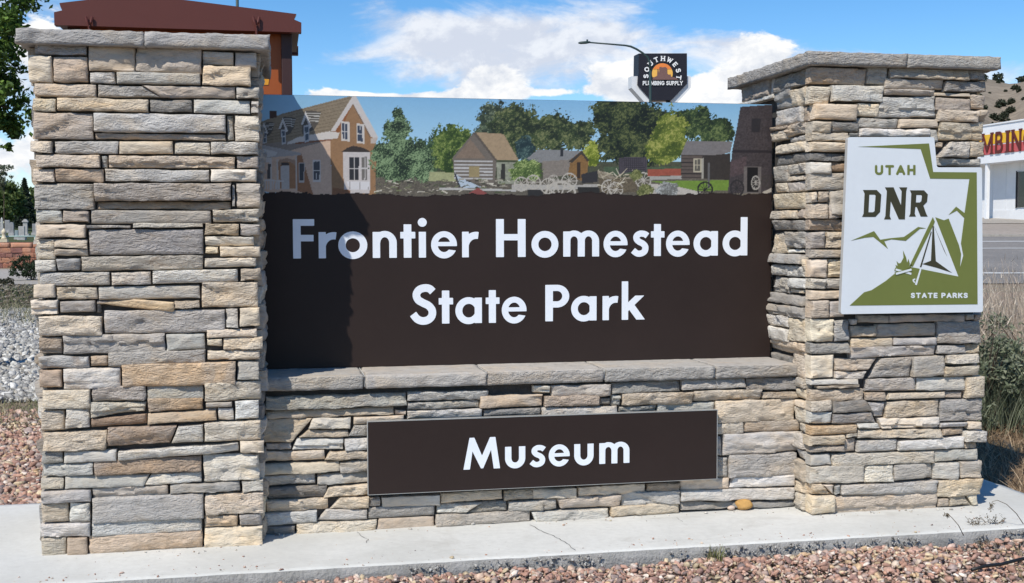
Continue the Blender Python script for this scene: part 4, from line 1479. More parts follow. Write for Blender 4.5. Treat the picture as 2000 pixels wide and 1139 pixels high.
# log cabin
fill(ZA, [1330, 650, 1530, 655, 1530, 720, 1320, 720], (148, 150, 112), .2, .4)
fill(ZA, [1505, 540, 1665, 350, 1840, 560, 1840, 620, 1820, 760, 1520, 700], (104, 96, 88), .15)
fill(ZA, [1525, 545, 1640, 400, 1760, 550], (120, 104, 90), .2, .6)
for k in range(6):
    fill(ZA, [1515, 562 + k * 26, 1810, 566 + k * 26, 1810, 578 + k * 26, 1515, 574 + k * 26], (172, 170, 168), .1)
fill(ZA, [1665, 345, 1895, 360, 2010, 560, 1840, 560], (150, 130, 104), .1, .3)
fill(ZA, [1660, 350, 1685, 350, 1845, 560, 1830, 565], (86, 78, 70))
fill(ZA, [1632, 610, 1710, 610, 1710, 690, 1632, 690], (140, 126, 92), .1)
fill(ZA, [1840, 575, 2010, 575, 2010, 740, 1850, 740], (132, 134, 118), .4, .3)
fill(ZA, [1880, 590, 1905, 590, 1905, 720, 1870, 720], (50, 48, 44))
fill(ZA, [1520, 650, 1540, 680, 1740, 775, 1570, 775], (166, 178, 190), .05)
fill(ZA, [1515, 660, 1530, 665, 1570, 775, 1555, 775], (48, 48, 52))
# carts and clutter along the torn edge
rngm = np.random.default_rng(4)
for k in range(130):
    cx, cy = rngm.uniform(920, 1960), rngm.uniform(705, 812)
    w, h_ = rngm.uniform(10, 60), rngm.uniform(3, 11)
    an = rngm.uniform(-.5, .5)
    c, s_ = math.cos(an), math.sin(an)
    pts = []
    for a_, e_ in ((-w, -h_), (w, -h_), (w, h_), (-w, h_)):
        pts += [cx + a_ * c / 2 - e_ * s_ / 2, cy + a_ * s_ / 2 + e_ * c / 2]
    fill(ZA, pts, [(150, 144, 130), (84, 78, 68), (56, 52, 46), (122, 116, 98), (108, 112, 82), (70, 78, 54), (186, 180, 166)][k % 7])
fill(ZA, [1400, 770, 1990, 785, 1990, 800, 1400, 786], (168, 166, 162))
fill(ZA, [1620, 820, 1700, 770, 1790, 830], (128, 70, 66))
# shingled shed
fill(ZB_, [110, 540, 195, 470, 530, 480, 430, 560, 225, 570], (122, 122, 122), .14, .4)
fill(ZB_, [225, 560, 440, 545, 425, 660, 235, 690], (122, 114, 106), .25, .3, 1.2)
fill(ZB_, [365, 460, 385, 460, 385, 520, 360, 520], (44, 46, 50))
fill(ZB_, [440, 545, 520, 480, 575, 560, 555, 720, 420, 660], (122, 92, 56), .3, .3, 1.0)
fill(ZB_, [425, 560, 525, 478, 580, 550, 565, 560, 522, 505, 450, 570], (60, 54, 48))
fill(ZB_, [485, 565, 512, 565, 512, 690, 485, 690], (54, 42, 34))
leafage(ZB_, [(110, 620, 110, 80), (60, 650, 80, 60)], (60, 78, 40), (104, 124, 66), (164, 176, 116), .35, 14)


def wheel(cx, cy, r, c=(170, 164, 154), zoom=ZB_, t=.14, sp=10, sq=1.0):
    (ox, oy), sc = zoom
    x, y = (PX - ox - cx / sc) / (r / sc) * sq, (PY - oy - cy / sc) / (r / sc)
    q = np.hypot(x, y)
    an = np.arctan2(y, x) / (2 * math.pi) * sp
    m_ = ((q < 1) & (q > 1 - t)) | (q < .18) | ((q < 1) & (np.abs(an - np.round(an)) < .07 / np.maximum(q, .2)))
    IMG[m_] = lc(c)


fill(ZB_, [0, 735, 480, 735, 640, 730, 640, 765, 480, 770, 0, 775], (158, 154, 148), .25)
fill(ZB_, [120, 770, 240, 770, 230, 830, 120, 830], (42, 40, 40))
fill(ZB_, [490, 750, 640, 750, 700, 800, 500, 810], (40, 38, 36), .3)
fill(ZB_, [520, 655, 640, 630, 645, 715, 525, 725], (48, 46, 48))
fill(ZB_, [640, 625, 700, 640, 800, 690, 960, 660, 960, 700, 800, 720, 650, 680], (134, 124, 108), .25)
fill(ZB_, [650, 690, 940, 690, 940, 790, 660, 800], (92, 82, 66), .5, .4)
for (cx, cy, r) in ((70, 730, 55), (160, 715, 55), (310, 700, 40), (430, 705, 60), (270, 745, 60), (365, 830, 125), (730, 755, 60), (780, 770, 55), (985, 700, 60)):
    wheel(cx, cy, r)
fill(ZB_, [800, 530, 1010, 525, 1015, 640, 940, 620, 880, 640, 800, 660], (72, 66, 72), .1)
for k in range(7):
    fill(ZB_, [800, 540 + k * 16, 1010, 536 + k * 16, 1010, 540 + k * 16, 800, 544 + k * 16], (46, 42, 46))
for k in range(13):
    fill(ZB_, [806 + k * 16, 530, 811 + k * 16, 530, 811 + k * 16, 640, 806 + k * 16, 640], (50, 46, 50))
for k in range(22):
    cx, cy = rngm.uniform(660, 980), rngm.uniform(640, 760)
    an, w = rngm.uniform(-1.2, 1.2), rngm.uniform(40, 110)
    c, s_ = math.cos(an) * w / 2, math.sin(an) * w / 2
    fill(ZB_, [cx - c, cy - s_ - 4, cx + c, cy + s_ - 4, cx + c, cy + s_ + 4, cx - c, cy - s_ + 4], [(170, 160, 138), (110, 98, 78), (190, 182, 164)][k % 3])
fill(ZB_, [1020, 620, 1270, 612, 1270, 665, 1020, 670], (142, 76, 60), .2, .4)
fill(ZB_, [1030, 670, 1275, 668, 1275, 690, 1040, 700], (150, 148, 142), .1)
fill(ZB_, [1040, 708, 1640, 700, 1640, 780, 1380, 780, 1230, 745], (102, 128, 52), .2, .3)
fill(ZB_, [1040, 725, 1230, 745, 1420, 790, 1400, 810, 1030, 800], (172, 166, 158), .1)
leafage(ZB_, [(1175, 765, 70, 50), (1130, 775, 50, 40)], (96, 96, 92), (140, 142, 140), (176, 178, 176), .4, 15)
leafage(ZB_, [(1000, 780, 60, 45), (930, 660, 40, 40)], (70, 76, 40), (108, 112, 66), (140, 140, 96), .4, 16)
# small cabin with porch
fill(ZB_, [1270, 510, 1640, 500, 1640, 700, 1275, 680], (52, 46, 42), .2)
fill(ZB_, [1270, 515, 1430, 515, 1430, 690, 1275, 690], (86, 76, 70), .1)
for k in range(6):
    fill(ZB_, [1270, 535 + k * 28, 1430, 537 + k * 28, 1430, 545 + k * 28, 1270, 543 + k * 28], (46, 40, 38))
fill(ZB_, [1268, 510, 1310, 405, 1655, 412, 1640, 490, 1560, 510], (112, 108, 108), .14, .4)
fill(ZB_, [1360, 535, 1425, 535, 1425, 640, 1360, 640], (168, 160, 140))
fill(ZB_, [1370, 545, 1415, 545, 1415, 630, 1370, 630], (88, 84, 76))
fill(ZB_, [1390, 545, 1395, 545, 1395, 630, 1390, 630], (168, 160, 140))
fill(ZB_, [1370, 585, 1415, 585, 1415, 591, 1370, 591], (168, 160, 140))
fill(ZB_, [1425, 535, 1440, 535, 1440, 690, 1425, 690], (150, 146, 136))
fill(ZB_, [1470, 570, 1485, 570, 1485, 760, 1470, 760], (92, 90, 90))
# dark stone tower
fill(ZB_, [1715, 150, 1985, 130, 1985, 800, 1620, 800, 1655, 470, 1690, 300], (62, 56, 58), .55, .45)
fill(ZB_, [1655, 470, 1985, 480, 1985, 500, 1650, 492], (40, 36, 40), .2)
fill(ZB_, [1640, 560, 1760, 520, 1760, 640, 1640, 680], (76, 64, 66), .5, .4)
fill(ZB_, [1800, 235, 1870, 235, 1860, 340, 1800, 340], (40, 38, 42))
fill(ZB_, [1740, 600, 1870, 600, 1870, 800, 1735, 800], (98, 92, 90), .2)
fill(ZB_, [1768, 605, 1848, 605, 1848, 790, 1765, 790], (22, 20, 22))
for a_ in ((1690, 760, 65, 1.2, (40, 38, 40)), (1830, 720, 55, 1.6, (150, 146, 140)), (1910, 710, 50, 1.2, (60, 56, 54)), (1450, 770, 60, 1.0, (34, 32, 32))):
    wheel(a_[0], a_[1], a_[2], a_[4], sq=a_[3], t=.2)
fill(ZB_, [1880, 790, 1975, 745, 1985, 775, 1900, 805], (168, 160, 148), .2)
# torn lower edge in the board's brown
tear = 378.5 + 5.5 * (fbm(PX * .02, PX * 0 + .5, 3, 31) - .5) * 2 + 2.5 * (fbm(PX * .09, PX * 0 + 1.5, 2, 32) - .5) * 2 + np.where(PX < 600, -4.0, 0) + np.where((PX > 720) & (PX < 900), 3, 0)
brown = np.array(lin(46, 36, 33))
mt = PY > tear
IMG[mt] = brown
gr = .26 * (fbm(PX * .55, PY * .55, 3, 77) - .5) + .16 * (fbm(PX * .16, PY * .22, 3, 78) - .5)
IMG[~mt] = (IMG * (1 + gr * np.where(IMG[..., 2] > .42, .25, 1))[..., None])[~mt]
Vm = np.stack([GX, np.full(GX.shape, FR - .0012), GZ], -1).reshape(-1, 3)
iim = np.arange(NX * NZ).reshape(NZ, NX)
Fm = np.stack([iim[:-1, :-1], iim[:-1, 1:], iim[1:, 1:], iim[1:, :-1]], -1).reshape(-1, 4)
# leave out everything below the torn edge: the board itself shows there
keep = ~mt.reshape(-1)[Fm].all(1)
# printed photographs are never flat: grain and small tonal breaks in the ink
m_print = tinted('photo_print', .42, 0, 30, 0, 0, .35)
link('photo_print', np_mesh('photo_print', Vm, Fm[keep], IMG.reshape(-1, 3)), board, (0, 0, 0), m_print)

# ---------------------------------------------------------------- small sign on the wall
YM = 5.648
q = [on_y(*c, YM) for c in ((719, 826), (1400, 800), (1400, 933.5), (719, 968))]
mx0, mx1 = (q[0].x + q[3].x) / 2, (q[1].x + q[2].x) / 2
mz0, mz1 = (q[2].z + q[3].z) / 2, (q[0].z + q[1].z) / 2
museum = thing('wall_sign', ((mx0 + mx1) / 2, YM, mz0), 'brown wall sign reading Museum in white, fixed to the low stone wall', 'sign')
MB().box(mx0, YM, mz0, mx1, YM + .022, mz1).build('panel', M_BROWN, museum, bevel=.0012)
et = .0032
MB().box(mx0 - et, YM - .0015, mz1, mx1 + et, YM + .03, mz1 + et).build('edge_trim', M_ALU, museum)
MB().box(mx0 - et, YM - .0015, mz0 - et * .7, mx1 + et, YM + .03, mz0).build('edge_trim', M_ALU, museum)
MB().box(mx0 - et, YM - .0015, mz0 + .0003, mx0, YM + .03, mz1 - .0003).build('edge_trim', M_ALU, museum)
MB().box(mx1, YM - .0015, mz0 + .0003, mx1 + et, YM + .03, mz1 - .0003).build('edge_trim', M_ALU, museum)
for sx in (.12, .88):
    MB().box(mx0 + (mx1 - mx0) * sx - .03, YM + .022, mz0 + .05, mx0 + (mx1 - mx0) * sx + .03, YWALL + .02, mz1 - .05).build('mounting_block', M_CORE, museum)
MPPM = FOC / depth_of(1.25, YM)
set_text(museum, M_LETTER, YM - .0004, [('M', 215, 555), ('u', 602, 790), ('s', 830, 980), ('e', 1008, 1203), ('u', 1245, 1425), ('m', 1478, 1758)], (250, 463), (1740, 400), 62.0 / MPPM, .0015, ((860, 820), 4.762))

# ---------------------------------------------------------------- white and green parks sign
YD = 5.462
dnr_c = on_y(1780, 612, YD)
dnr = thing('parks_sign', (dnr_c.x, YD, dnr_c.z), 'white and green parks sign with a tent and campfire on the right pillar', 'sign')
ZD = ((1630, 255), 3.08)


def dpt(x, y):
    p_ = on_y(ZD[0][0] + x / ZD[1], ZD[0][1] + y / ZD[1], YD)
    return (p_.x, p_.z)


def dpoly(name, loops, mat, depth, off):
    lp = [[dpt(L[i], L[i + 1]) for i in range(0, len(L), 2)] for L in loops]
    return cut_shape(name, lp, lambda x, y, d: Vector((x, YD - d, y)), mat, dnr, depth, off)


def rounded(P, r):
    out = []
    n = len(P)
    for i in range(n):
        a_, c_, e_ = Vector(P[i - 1]), Vector(P[i]), Vector(P[(i + 1) % n])
        u_, v_ = (a_ - c_).normalized(), (e_ - c_).normalized()
        p0, p1 = c_ + u_ * r, c_ + v_ * r
        for k in range(5):
            t = k / 4
            out.append(tuple(p0.lerp(c_, t).lerp(c_.lerp(p1, t), t)))
    return out


M_DW = paint('parks_white', (.66, .70, .735), .45, .03, 0, 4)
M_DG = paint('parks_green', lin(108, 116, 58), .45, .04, 0, 4)
M_DK = paint('parks_olive', lin(58, 56, 38), .45, .04, 0, 4)
M_DSIDE = paint('sign_edge', (.45, .45, .44), .5, .1, 0, 6)
ol = rounded([(80, 40), (597, 40), (613, 222), (884, 222), (890, 1092), (36, 1105)], 14)
dpoly('panel', [[c for p_ in ol for c in p_]], M_DW, .004, 0)
ol2 = rounded([(81, 41), (596, 41), (612, 223), (883, 223), (889, 1091), (37, 1104)], 14)
dpoly('backing_board', [[c for p_ in ol2 for c in p_]], M_DSIDE, .026, -.0265)
MB().box(dnr_c.x - .2, YD + .0266, dnr_c.z + .15, dnr_c.x - .15, PD + .02, dnr_c.z + .6).build('mounting_rail', M_ALU, dnr)
MB().box(dnr_c.x + .1, YD + .0266, dnr_c.z + .15, dnr_c.x + .15, PD + .02, dnr_c.z + .6).build('mounting_rail', M_ALU, dnr)
o1 = .0041
dpoly('green_border', [[140, 98, 565, 78, 590, 250, 852, 252, 857, 1045, 88, 1053, 175, 973, 220, 960, 305, 905, 352, 866, 440, 828, 462, 822, 742, 878, 603, 522, 655, 540, 683, 530, 745, 690, 758, 742, 751, 826, 771, 752, 757, 680, 777, 527, 732, 482, 683, 508, 728, 458, 779, 497, 808, 292, 572, 290, 515, 112]], M_DG, .0012, o1)
dpoly('tent_pole', [[449, 812, 588, 521, 600, 548, 596, 560, 467, 820]], M_DG, .0012, o1)
dpoly('tent_door', [[587, 575, 594, 575, 606, 786, 702, 855, 606, 824, 525, 803, 577, 783]], M_DK, .0012, o1)
dpoly('tent_fold', [[592, 566, 673, 756, 655, 722]], M_DK, .0012, o1)
dpoly('tent_fold', [[577, 606, 581, 612, 519, 822, 510, 822]], M_DK, .0012, o1)
dpoly('guy_line', [[512, 826, 520, 829, 491, 930, 480, 926]], M_DW, .0012, o1 + .0013)
dpoly('guy_line', [[478, 890, 484, 894, 474, 902, 482, 914, 476, 918, 466, 906, 466, 896]], M_DW, .0012, o1 + .0013)
dpoly('ridge_line', [[98, 662, 175, 630, 235, 605, 272, 657, 330, 648, 415, 640, 500, 580, 546, 588, 510, 592, 425, 664, 340, 655, 296, 666, 318, 712, 265, 668, 230, 640, 180, 645]], M_DG, .0012, o1)
dpoly('flame', [[409, 722, 428, 765, 434, 796, 441, 772, 450, 800, 446, 815, 462, 803, 456, 830, 440, 846, 412, 858, 385, 846, 368, 830, 364, 808, 376, 815, 370, 786, 384, 800, 396, 796, 412, 765]], M_DG, .0012, o1)
for sgn in (1, -1):
    cx_, cy_ = 411, 849
    dx_, dy_ = 47, 13 * sgn
    nx_, ny_ = -dy_ / 53, dx_ / 53
    for nm, hw, mt_, of in (('log_outline', 11, M_DG, o1 + (.0006 if sgn > 0 else .0026)), ('log', 6.5, M_DW, o1 + (.0016 if sgn > 0 else .0036))):
        e_ = 1.0 if nm == 'log' else 1.1
        dpoly(nm, [[cx_ - dx_ * e_ + nx_ * hw, cy_ - dy_ * e_ + ny_ * hw, cx_ + dx_ * e_ + nx_ * hw, cy_ + dy_ * e_ + ny_ * hw, cx_ + dx_ * e_ - nx_ * hw, cy_ + dy_ * e_ - ny_ * hw, cx_ - dx_ * e_ - nx_ * hw, cy_ - dy_ * e_ - ny_ * hw]], mt_, .0009, of)
dpoly('letter', [[168, 358, 250, 358, 278, 386, 271, 490, 243, 520, 163, 520, 172, 500, 178, 380], [206, 386, 238, 386, 244, 392, 238, 485, 229, 492, 201, 492]], M_DK, .0012, o1)
dpoly('letter', [[300, 342, 352, 342, 397, 450, 401, 365, 385, 342, 434, 342, 428, 365, 420, 535, 384, 535, 335, 425, 329, 515, 337, 535, 295, 535, 303, 515, 312, 365]], M_DK, .0012, o1)
dpoly('letter', [[450, 360, 535, 360, 558, 385, 553, 430, 531, 452, 548, 500, 557, 518, 515, 518, 491, 460, 483, 460, 479, 500, 486, 518, 445, 518, 453, 500, 459, 380], [489, 388, 518, 388, 523, 395, 519, 425, 510, 433, 486, 433]], M_DK, .0012, o1)


def line_of_caps(text, x0, x1, ytop, ybot, mat, off, w, dpolyf, gap=.22, serif=False):
    gl = [glyph('caps', c, w=w, serif=serif) if c != ' ' else (.35, []) for c in text]
    tot_ = sum(g_[0] for g_ in gl) + gap * (len(gl) - 1)
    k = (x1 - x0) / tot_
    h_ = ybot - ytop
    x = x0
    for (wd, loops) in gl:
        if loops:
            dpolyf('letter', [[c for p_ in L for c in (x + p_[0] * k, ybot - p_[1] * h_)] for L in loops], mat, .0012, off)
        x += (wd + gap) * k


line_of_caps('UTAH', 240, 484, 208, 268, M_DG, o1, .25, dpoly)
line_of_caps('STATE PARKS', 455, 797, 976, 1008, M_DW, o1 + .0013, .26, dpoly, .2)
# ---------------------------------------------------------------- loose rock, gravel
ICO_V, ICO_F = None, None


def rock_variants(n, seed):
    rs = np.random.default_rng(seed)
    t = (1 + 5 ** .5) / 2
    v = np.array([(-1, t, 0), (1, t, 0), (-1, -t, 0), (1, -t, 0), (0, -1, t), (0, 1, t), (0, -1, -t), (0, 1, -t), (t, 0, -1), (t, 0, 1), (-t, 0, -1), (-t, 0, 1)], float)
    v /= np.linalg.norm(v[0])
    f = np.array([(0, 11, 5), (0, 5, 1), (0, 1, 7), (0, 7, 10), (0, 10, 11), (1, 5, 9), (5, 11, 4), (11, 10, 2), (10, 7, 6), (7, 1, 8), (3, 9, 4), (3, 4, 2), (3, 2, 6), (3, 6, 8), (3, 8, 9), (4, 9, 5), (2, 4, 11), (6, 2, 10), (8, 6, 7), (9, 8, 1)])
    out = []
    for k in range(n):
        q = v * (1 + rs.uniform(-.25, .25, (12, 1))) + rs.uniform(-.22, .22, (12, 3))
        q = np.sign(q) * np.abs(q) ** .72
        for _ in range(5):
            d_ = rs.normal(size=3)
            d_ /= np.linalg.norm(d_)
            over = np.maximum(q @ d_ - rs.uniform(.35, .6), 0)
            q = q - over[:, None] * d_
        q = q * rs.uniform(.5, 1.5, 3)
        out.append(q)
    return out, f


def rot_mats(n, rs):
    q = rs.normal(size=(n, 4))
    q /= np.linalg.norm(q, axis=1, keepdims=True)
    w, x, y, z = q.T
    return np.stack([1 - 2 * (y * y + z * z), 2 * (x * y - z * w), 2 * (x * z + y * w), 2 * (x * y + z * w), 1 - 2 * (x * x + z * z), 2 * (y * z - x * w), 2 * (x * z - y * w), 2 * (y * z + x * w), 1 - 2 * (x * x + y * y)], -1).reshape(n, 3, 3)


def rocks(name, P, size, cols, seed, flat=.75):
    rs = np.random.default_rng(seed)
    n = len(P)
    va, f = rock_variants(24, seed)
    va = np.array(va)
    pick = rs.integers(0, len(va), n)
    V = np.einsum('nij,nkj->nki', rot_mats(n, rs), va[pick]) * size[:, None, None]
    V[:, :, 2] *= flat
    V += P[:, None, :]
    F = (f[None] + (np.arange(n) * 12)[:, None, None]).reshape(-1, 3)
    c = np.array(cols)[rs.integers(0, len(cols), n)] * rs.uniform(.75, 1.2, (n, 1))
    o = link(name, np_mesh(name, V.reshape(-1, 3), F, np.repeat(c, 12, 0)), None, (0, 0, 0), M_ROCKS)
    o['kind'] = 'stuff'
    return o


RED = [(.42, .25, .19), (.48, .31, .24), (.36, .22, .18), (.52, .38, .29), (.28, .17, .14), (.58, .47, .37), (.46, .27, .195), (.36, .28, .25), (.52, .37, .23), (.64, .55, .47), (.22, .165, .15), (.54, .39, .32), (.44, .27, .21), (.40, .235, .175), (.56, .45, .30)]
n = 26000
rs = np.random.default_rng(21)
x, y = rs.uniform(-1.2, 5.2, n), 5.06 - rs.uniform(0, 1, n) ** 1.25 * 1.35
sz = rs.gamma(5.0, .0024, n).clip(.004, .027)
hp = .030 * np.exp(-((5.06 - y) / .5) ** 2) + .014 * (np.sin(x * 3.1) + np.sin(x * 7.7 + y * 5)) * .5
z = ground_z(x, y) + sz * .3 + hp * .9 + rs.uniform(0, .010, n)
right = smooth((x - 2.6) / 1.2)
keep = rs.uniform(0, 1, n) > right * .45
P = np.stack([x, y, z], -1)[keep]
tag(rocks('red_gravel', P, sz[keep], RED, 22), 'reddish crushed gravel in front of the concrete slab', 'gravel')
n = 2200
x, y = rs.uniform(3.3, 5.4, n), rs.uniform(5.0, 5.35, n)
ok = (x > 4.06) & (rs.uniform(0, 1, n) < .5)
# bed of red gravel behind the slab on the left
n = 16000
y = 6.70 + rs.uniform(0, 1, n) ** 1.15 * 4.0
x = -(.30 * y) + rs.uniform(0, 1, n) * (.30 * y - .75) + .0
x = np.where(x < -3.4, rs.uniform(-3.2, -1.0, n), x)
sz = rs.gamma(5.5, .0031, n).clip(.007, .038)
z = ground_z(x, y) + .055 * np.exp(-((y - 6.68) / .4) ** 2) + sz * .4 + rs.uniform(0, .012, n)
tag(rocks('red_gravel', np.stack([x, y, z], -1), sz, RED, 23), 'reddish crushed gravel behind the slab beside the left pillar', 'gravel')
WHT = [(.42, .41, .38), (.50, .49, .46), (.34, .33, .31), (.56, .55, .52), (.28, .275, .265), (.40, .37, .32), (.22, .22, .22)]
n = 24000
y = 11.3 + rs.uniform(0, 1, n) ** 1.2 * 13.2
x = -.235 * y + rs.uniform(0, 1, n) * .10 * y
sz = rs.gamma(6, .0046, n).clip(.01, .07)
z = ground_z(x, y) + sz * .35 + rs.uniform(0, .03, n)
tag(rocks('white_cobbles', np.stack([x, y, z], -1), sz, WHT, 24, .8), 'pale river cobbles spread on the ground left of the pillar', 'cobbles')
# aggregate grit showing at the broken slab edge
n = 1700
x = rs.uniform(-.9, 3.9, n)
ok = np.array([noise.noise(Vector((a * 1.6, .3, 2))) + .35 * noise.noise(Vector((a * 7, 1.3, 2))) > .22 for a in x])
x = x[ok]
n = len(x)
sz = rs.uniform(.003, .0085, n)
P = np.stack([x, 5.07 - rs.uniform(-.004, .010, n), rs.uniform(-.075, -.006, n)], -1)
g_ = rocks('edge_grit', P, sz, [(.27, .26, .25), (.34, .33, .31), (.19, .185, .175), (.42, .41, .39)], 25, 1)
tag(g_, 'small grey grit exposed along the broken slab edge', 'grit')
# crumbs lying along the foot of the wall and on the slab
n = 110
x = rs.uniform(-.95, 3.55, n)
y = np.where((x > PB) & (x < PC), YWALL - .02, PD - .02) - rs.gamma(1.3, .028, n)
sz = rs.gamma(3, .0014, n).clip(.002, .011)
tag(rocks('stone_crumbs', np.stack([x, y, sz * .4], -1), sz, [(.5, .42, .3), (.44, .3, .22), (.4, .38, .35), (.6, .55, .48)], 26), 'small stone crumbs along the foot of the wall on the slab', 'crumbs')

# the orange cobble and a pebble on the slab


def single_rock(name, px, py, w_px, h_px, col, label, cat, seed):
    p0 = on_z(px, py, 0)
    s_ = depth_of(p0.x, p0.y) / FOC
    import bmesh
    bm = bmesh.new()
    bmesh.ops.create_icosphere(bm, subdivisions=3, radius=1)
    off = Vector((seed, seed * 2, 3))
    for v in bm.verts:
        k = 1 + .16 * noise.noise(v.co * 1.1 + off) + .05 * noise.noise(v.co * 3 + off)
        v.co = Vector((v.co.x * k * w_px * s_ / 2, v.co.y * k * w_px * s_ * .38, v.co.z * k * h_px * s_ / 2))
    lo = min(v.co.z for v in bm.verts)
    for v in bm.verts:
        v.co.z -= lo * .93
    me = bpy.data.meshes.new(name)
    bm.to_mesh(me)
    bm.free()
    me.polygons.foreach_set('use_smooth', [True] * len(me.polygons))
    o = link(name, me, None, (p0.x, p0.y + w_px * s_ * .3, 0.001), M_COBBLE, col)
    return tag(o, label, cat)


M_COBBLE = stone_mat('cobble', .25, .35)
single_rock('cobble', 1457, 998, 37, 22, (.50, .29, .10), 'smooth orange tan cobble lying against the foot of the wall', 'stone', 3)
single_rock('pebble', 1430, 998, 16, 10, (.55, .45, .38), 'small pinkish pebble left of the orange cobble', 'stone', 8)


# ---------------------------------------------------------------- blades, leaves, plants
def blades_mesh(name, P, H, wd, lean, cols, seed, seg=3, droop=.35):
    """grass blades: P (n,3) roots, H heights, lean amount; a bent ribbon each"""
    rs_ = np.random.default_rng(seed)
    n = len(P)
    an = rs_.uniform(0, 2 * math.pi, n)
    lx, ly = np.cos(an), np.sin(an)
    face = an + rs_.uniform(.6, 2.5, n)
    wx, wy = np.cos(face), np.sin(face)
    L = rs_.uniform(.2, 1, n) * lean
    V = []
    for k in range(seg + 1):
        t = k / seg
        off = L * H * (t * .6 + droop * t * t)
        z = H * t * (1 - .15 * L * t)
        w_ = wd * (1 - t) ** .6 * .5 + .0004
        for s_ in (-1, 1):
            V.append(np.stack([P[:, 0] + lx * off + s_ * wx * w_, P[:, 1] + ly * off + s_ * wy * w_, P[:, 2] + z], -1))
    V = np.stack(V, 1)
    m_ = 2 * (seg + 1)
    base = np.array([(2 * k, 2 * k + 1, 2 * k + 3, 2 * k + 2) for k in range(seg)])
    F = (base[None] + (np.arange(n) * m_)[:, None, None]).reshape(-1, 4)
    c = np.array(cols)[rs_.integers(0, len(cols), n)] * rs_.uniform(.8, 1.2, (n, 1))
    return np_mesh(name, V.reshape(-1, 3), F, np.repeat(c, m_, 0))


def leaves_mesh(name, P, size, cols, seed, up=.3, long=1.7):
    """small folded leaves at points P"""
    rs_ = np.random.default_rng(seed)
    n = len(P)
    R = rot_mats(n, rs_)
    q = np.array([(0, -.5 * long, 0), (.5, 0, .16), (0, .5 * long, 0), (-.5, 0, .16)])
    V = np.einsum('nij,kj->nki', R, q) * np.asarray(size)[:, None, None] + P[:, None, :]
    F = np.concatenate([np.arange(n)[:, None] * 4 + np.array([0, 1, 2]), np.arange(n)[:, None] * 4 + np.array([0, 2, 3])])
    c = np.array(cols)[rs_.integers(0, len(cols), n)] * rs_.uniform(.75, 1.25, (n, 1))
    return np_mesh(name, V.reshape(-1, 3), F, np.repeat(c, 4, 0))


def crown_points(blobs, n, seed, shell=.55):
    """points in clumps through a crown made of several uneven lobes"""
    rs_ = np.random.default_rng(seed)
    B = np.array(blobs, float)
    vol = (B[:, 3] * B[:, 4] * B[:, 5])
    nc = max(30, n // 55)
    k = rs_.choice(len(B), nc, p=vol ** .5 / (vol ** .5).sum())
    d = rs_.normal(size=(nc, 3))
    d /= np.linalg.norm(d, axis=1, keepdims=True)
    r = rs_.uniform(shell, 1.05, nc) ** .7
    C = B[k, :3] + d * r[:, None] * B[k, 3:]
    cs_ = np.mean(B[k, 3:], 1) * rs_.uniform(.09, .24, nc)
    pick = rs_.integers(0, nc, n)
    return C[pick] + rs_.normal(size=(n, 3)) * cs_[pick][:, None] * np.array([1, 1, .75])


def tree(name, base, trunk_top, r0, blobs, n, leaf, cols, label, cat, group, seed, limbs=6):
    t = thing(name, base, label, cat, group)
    rs_ = random.Random(seed)
    b_ = Vector(base)
    tt = Vector(trunk_top)
    mb = MB()
    mid = b_.lerp(tt, .5) + Vector((rs_.uniform(-.1, .1) * r0 * 4, rs_.uniform(-.1, .1), 0))
    mb.tube([b_ - Vector((0, 0, .15)), b_.lerp(tt, .08), mid, tt], [r0 * 1.35, r0, r0 * .8, r0 * .45], 9)
    for k in range(limbs):
        bl = blobs[k % len(blobs)]
        e = Vector(bl[:3]) + Vector([rs_.uniform(-.6, .6) * bl[3 + a] for a in range(3)])
        s_ = b_.lerp(tt, rs_.uniform(.55, 1.0))
        m_ = s_.lerp(e, .5) + Vector((0, 0, rs_.uniform(0, .12) * (e - s_).length))
        mb.tube([s_, m_, e], [r0 * .4, r0 * .22, r0 * .06], 6)
    mb.build('trunk', M_BARK, t, smooth=True)
    P_s = crown_points(blobs, n, seed)
    rg = np.random.default_rng(seed)
    sz = rg.uniform(.7, 1.3, n) * leaf
    link('crown', leaves_mesh('crown', P_s - np.array(base), sz, cols, seed), t, base, M_LEAF)
    return t


# near tree at the left edge
GREEN1 = [(.085, .15, .025), (.11, .19, .035), (.06, .11, .022), (.13, .21, .04), (.045, .085, .02)]


def blob(px, py, dep, rx, ry, rz=None):
    """crown lobe centred on a line of sight, radii in pixels at that distance"""
    c = at_dep(px, py, dep)
    s_ = dep / FOC
    return (c.x, c.y, c.z, rx * s_, (rz or rx) * s_, ry * s_)


bl = [blob(6, -15, 12, 60, 60), blob(-26, 95, 12.3, 62, 80), blob(14, 205, 12, 50, 58), blob(-50, 215, 12, 75, 75), blob(-10, 55, 11.8, 50, 60), blob(2, 135, 12.1, 32, 50), blob(4, 258, 12.1, 30, 32), blob(-190, 60, 12.5, 150, 150), blob(-170, -130, 12.3, 170, 130)]
bx = at_dep(-190, 449, 12.4)
tree('broadleaf_tree', (bx.x, bx.y, gz(bx.x, bx.y)), (bx.x, bx.y, 3.0),   .13, bl, 22000, .036, GREEN1, 'bright green leafy tree at the left edge, nearer than the others', 'tree', None, 31)

# far trees over the cemetery
GREEN2 = [(.095, .14, .04), (.13, .18, .055), (.07, .10, .03), (.15, .19, .06)]
GREEN3 = [(.03, .045, .03), (.04, .06, .038), (.022, .035, .024)]


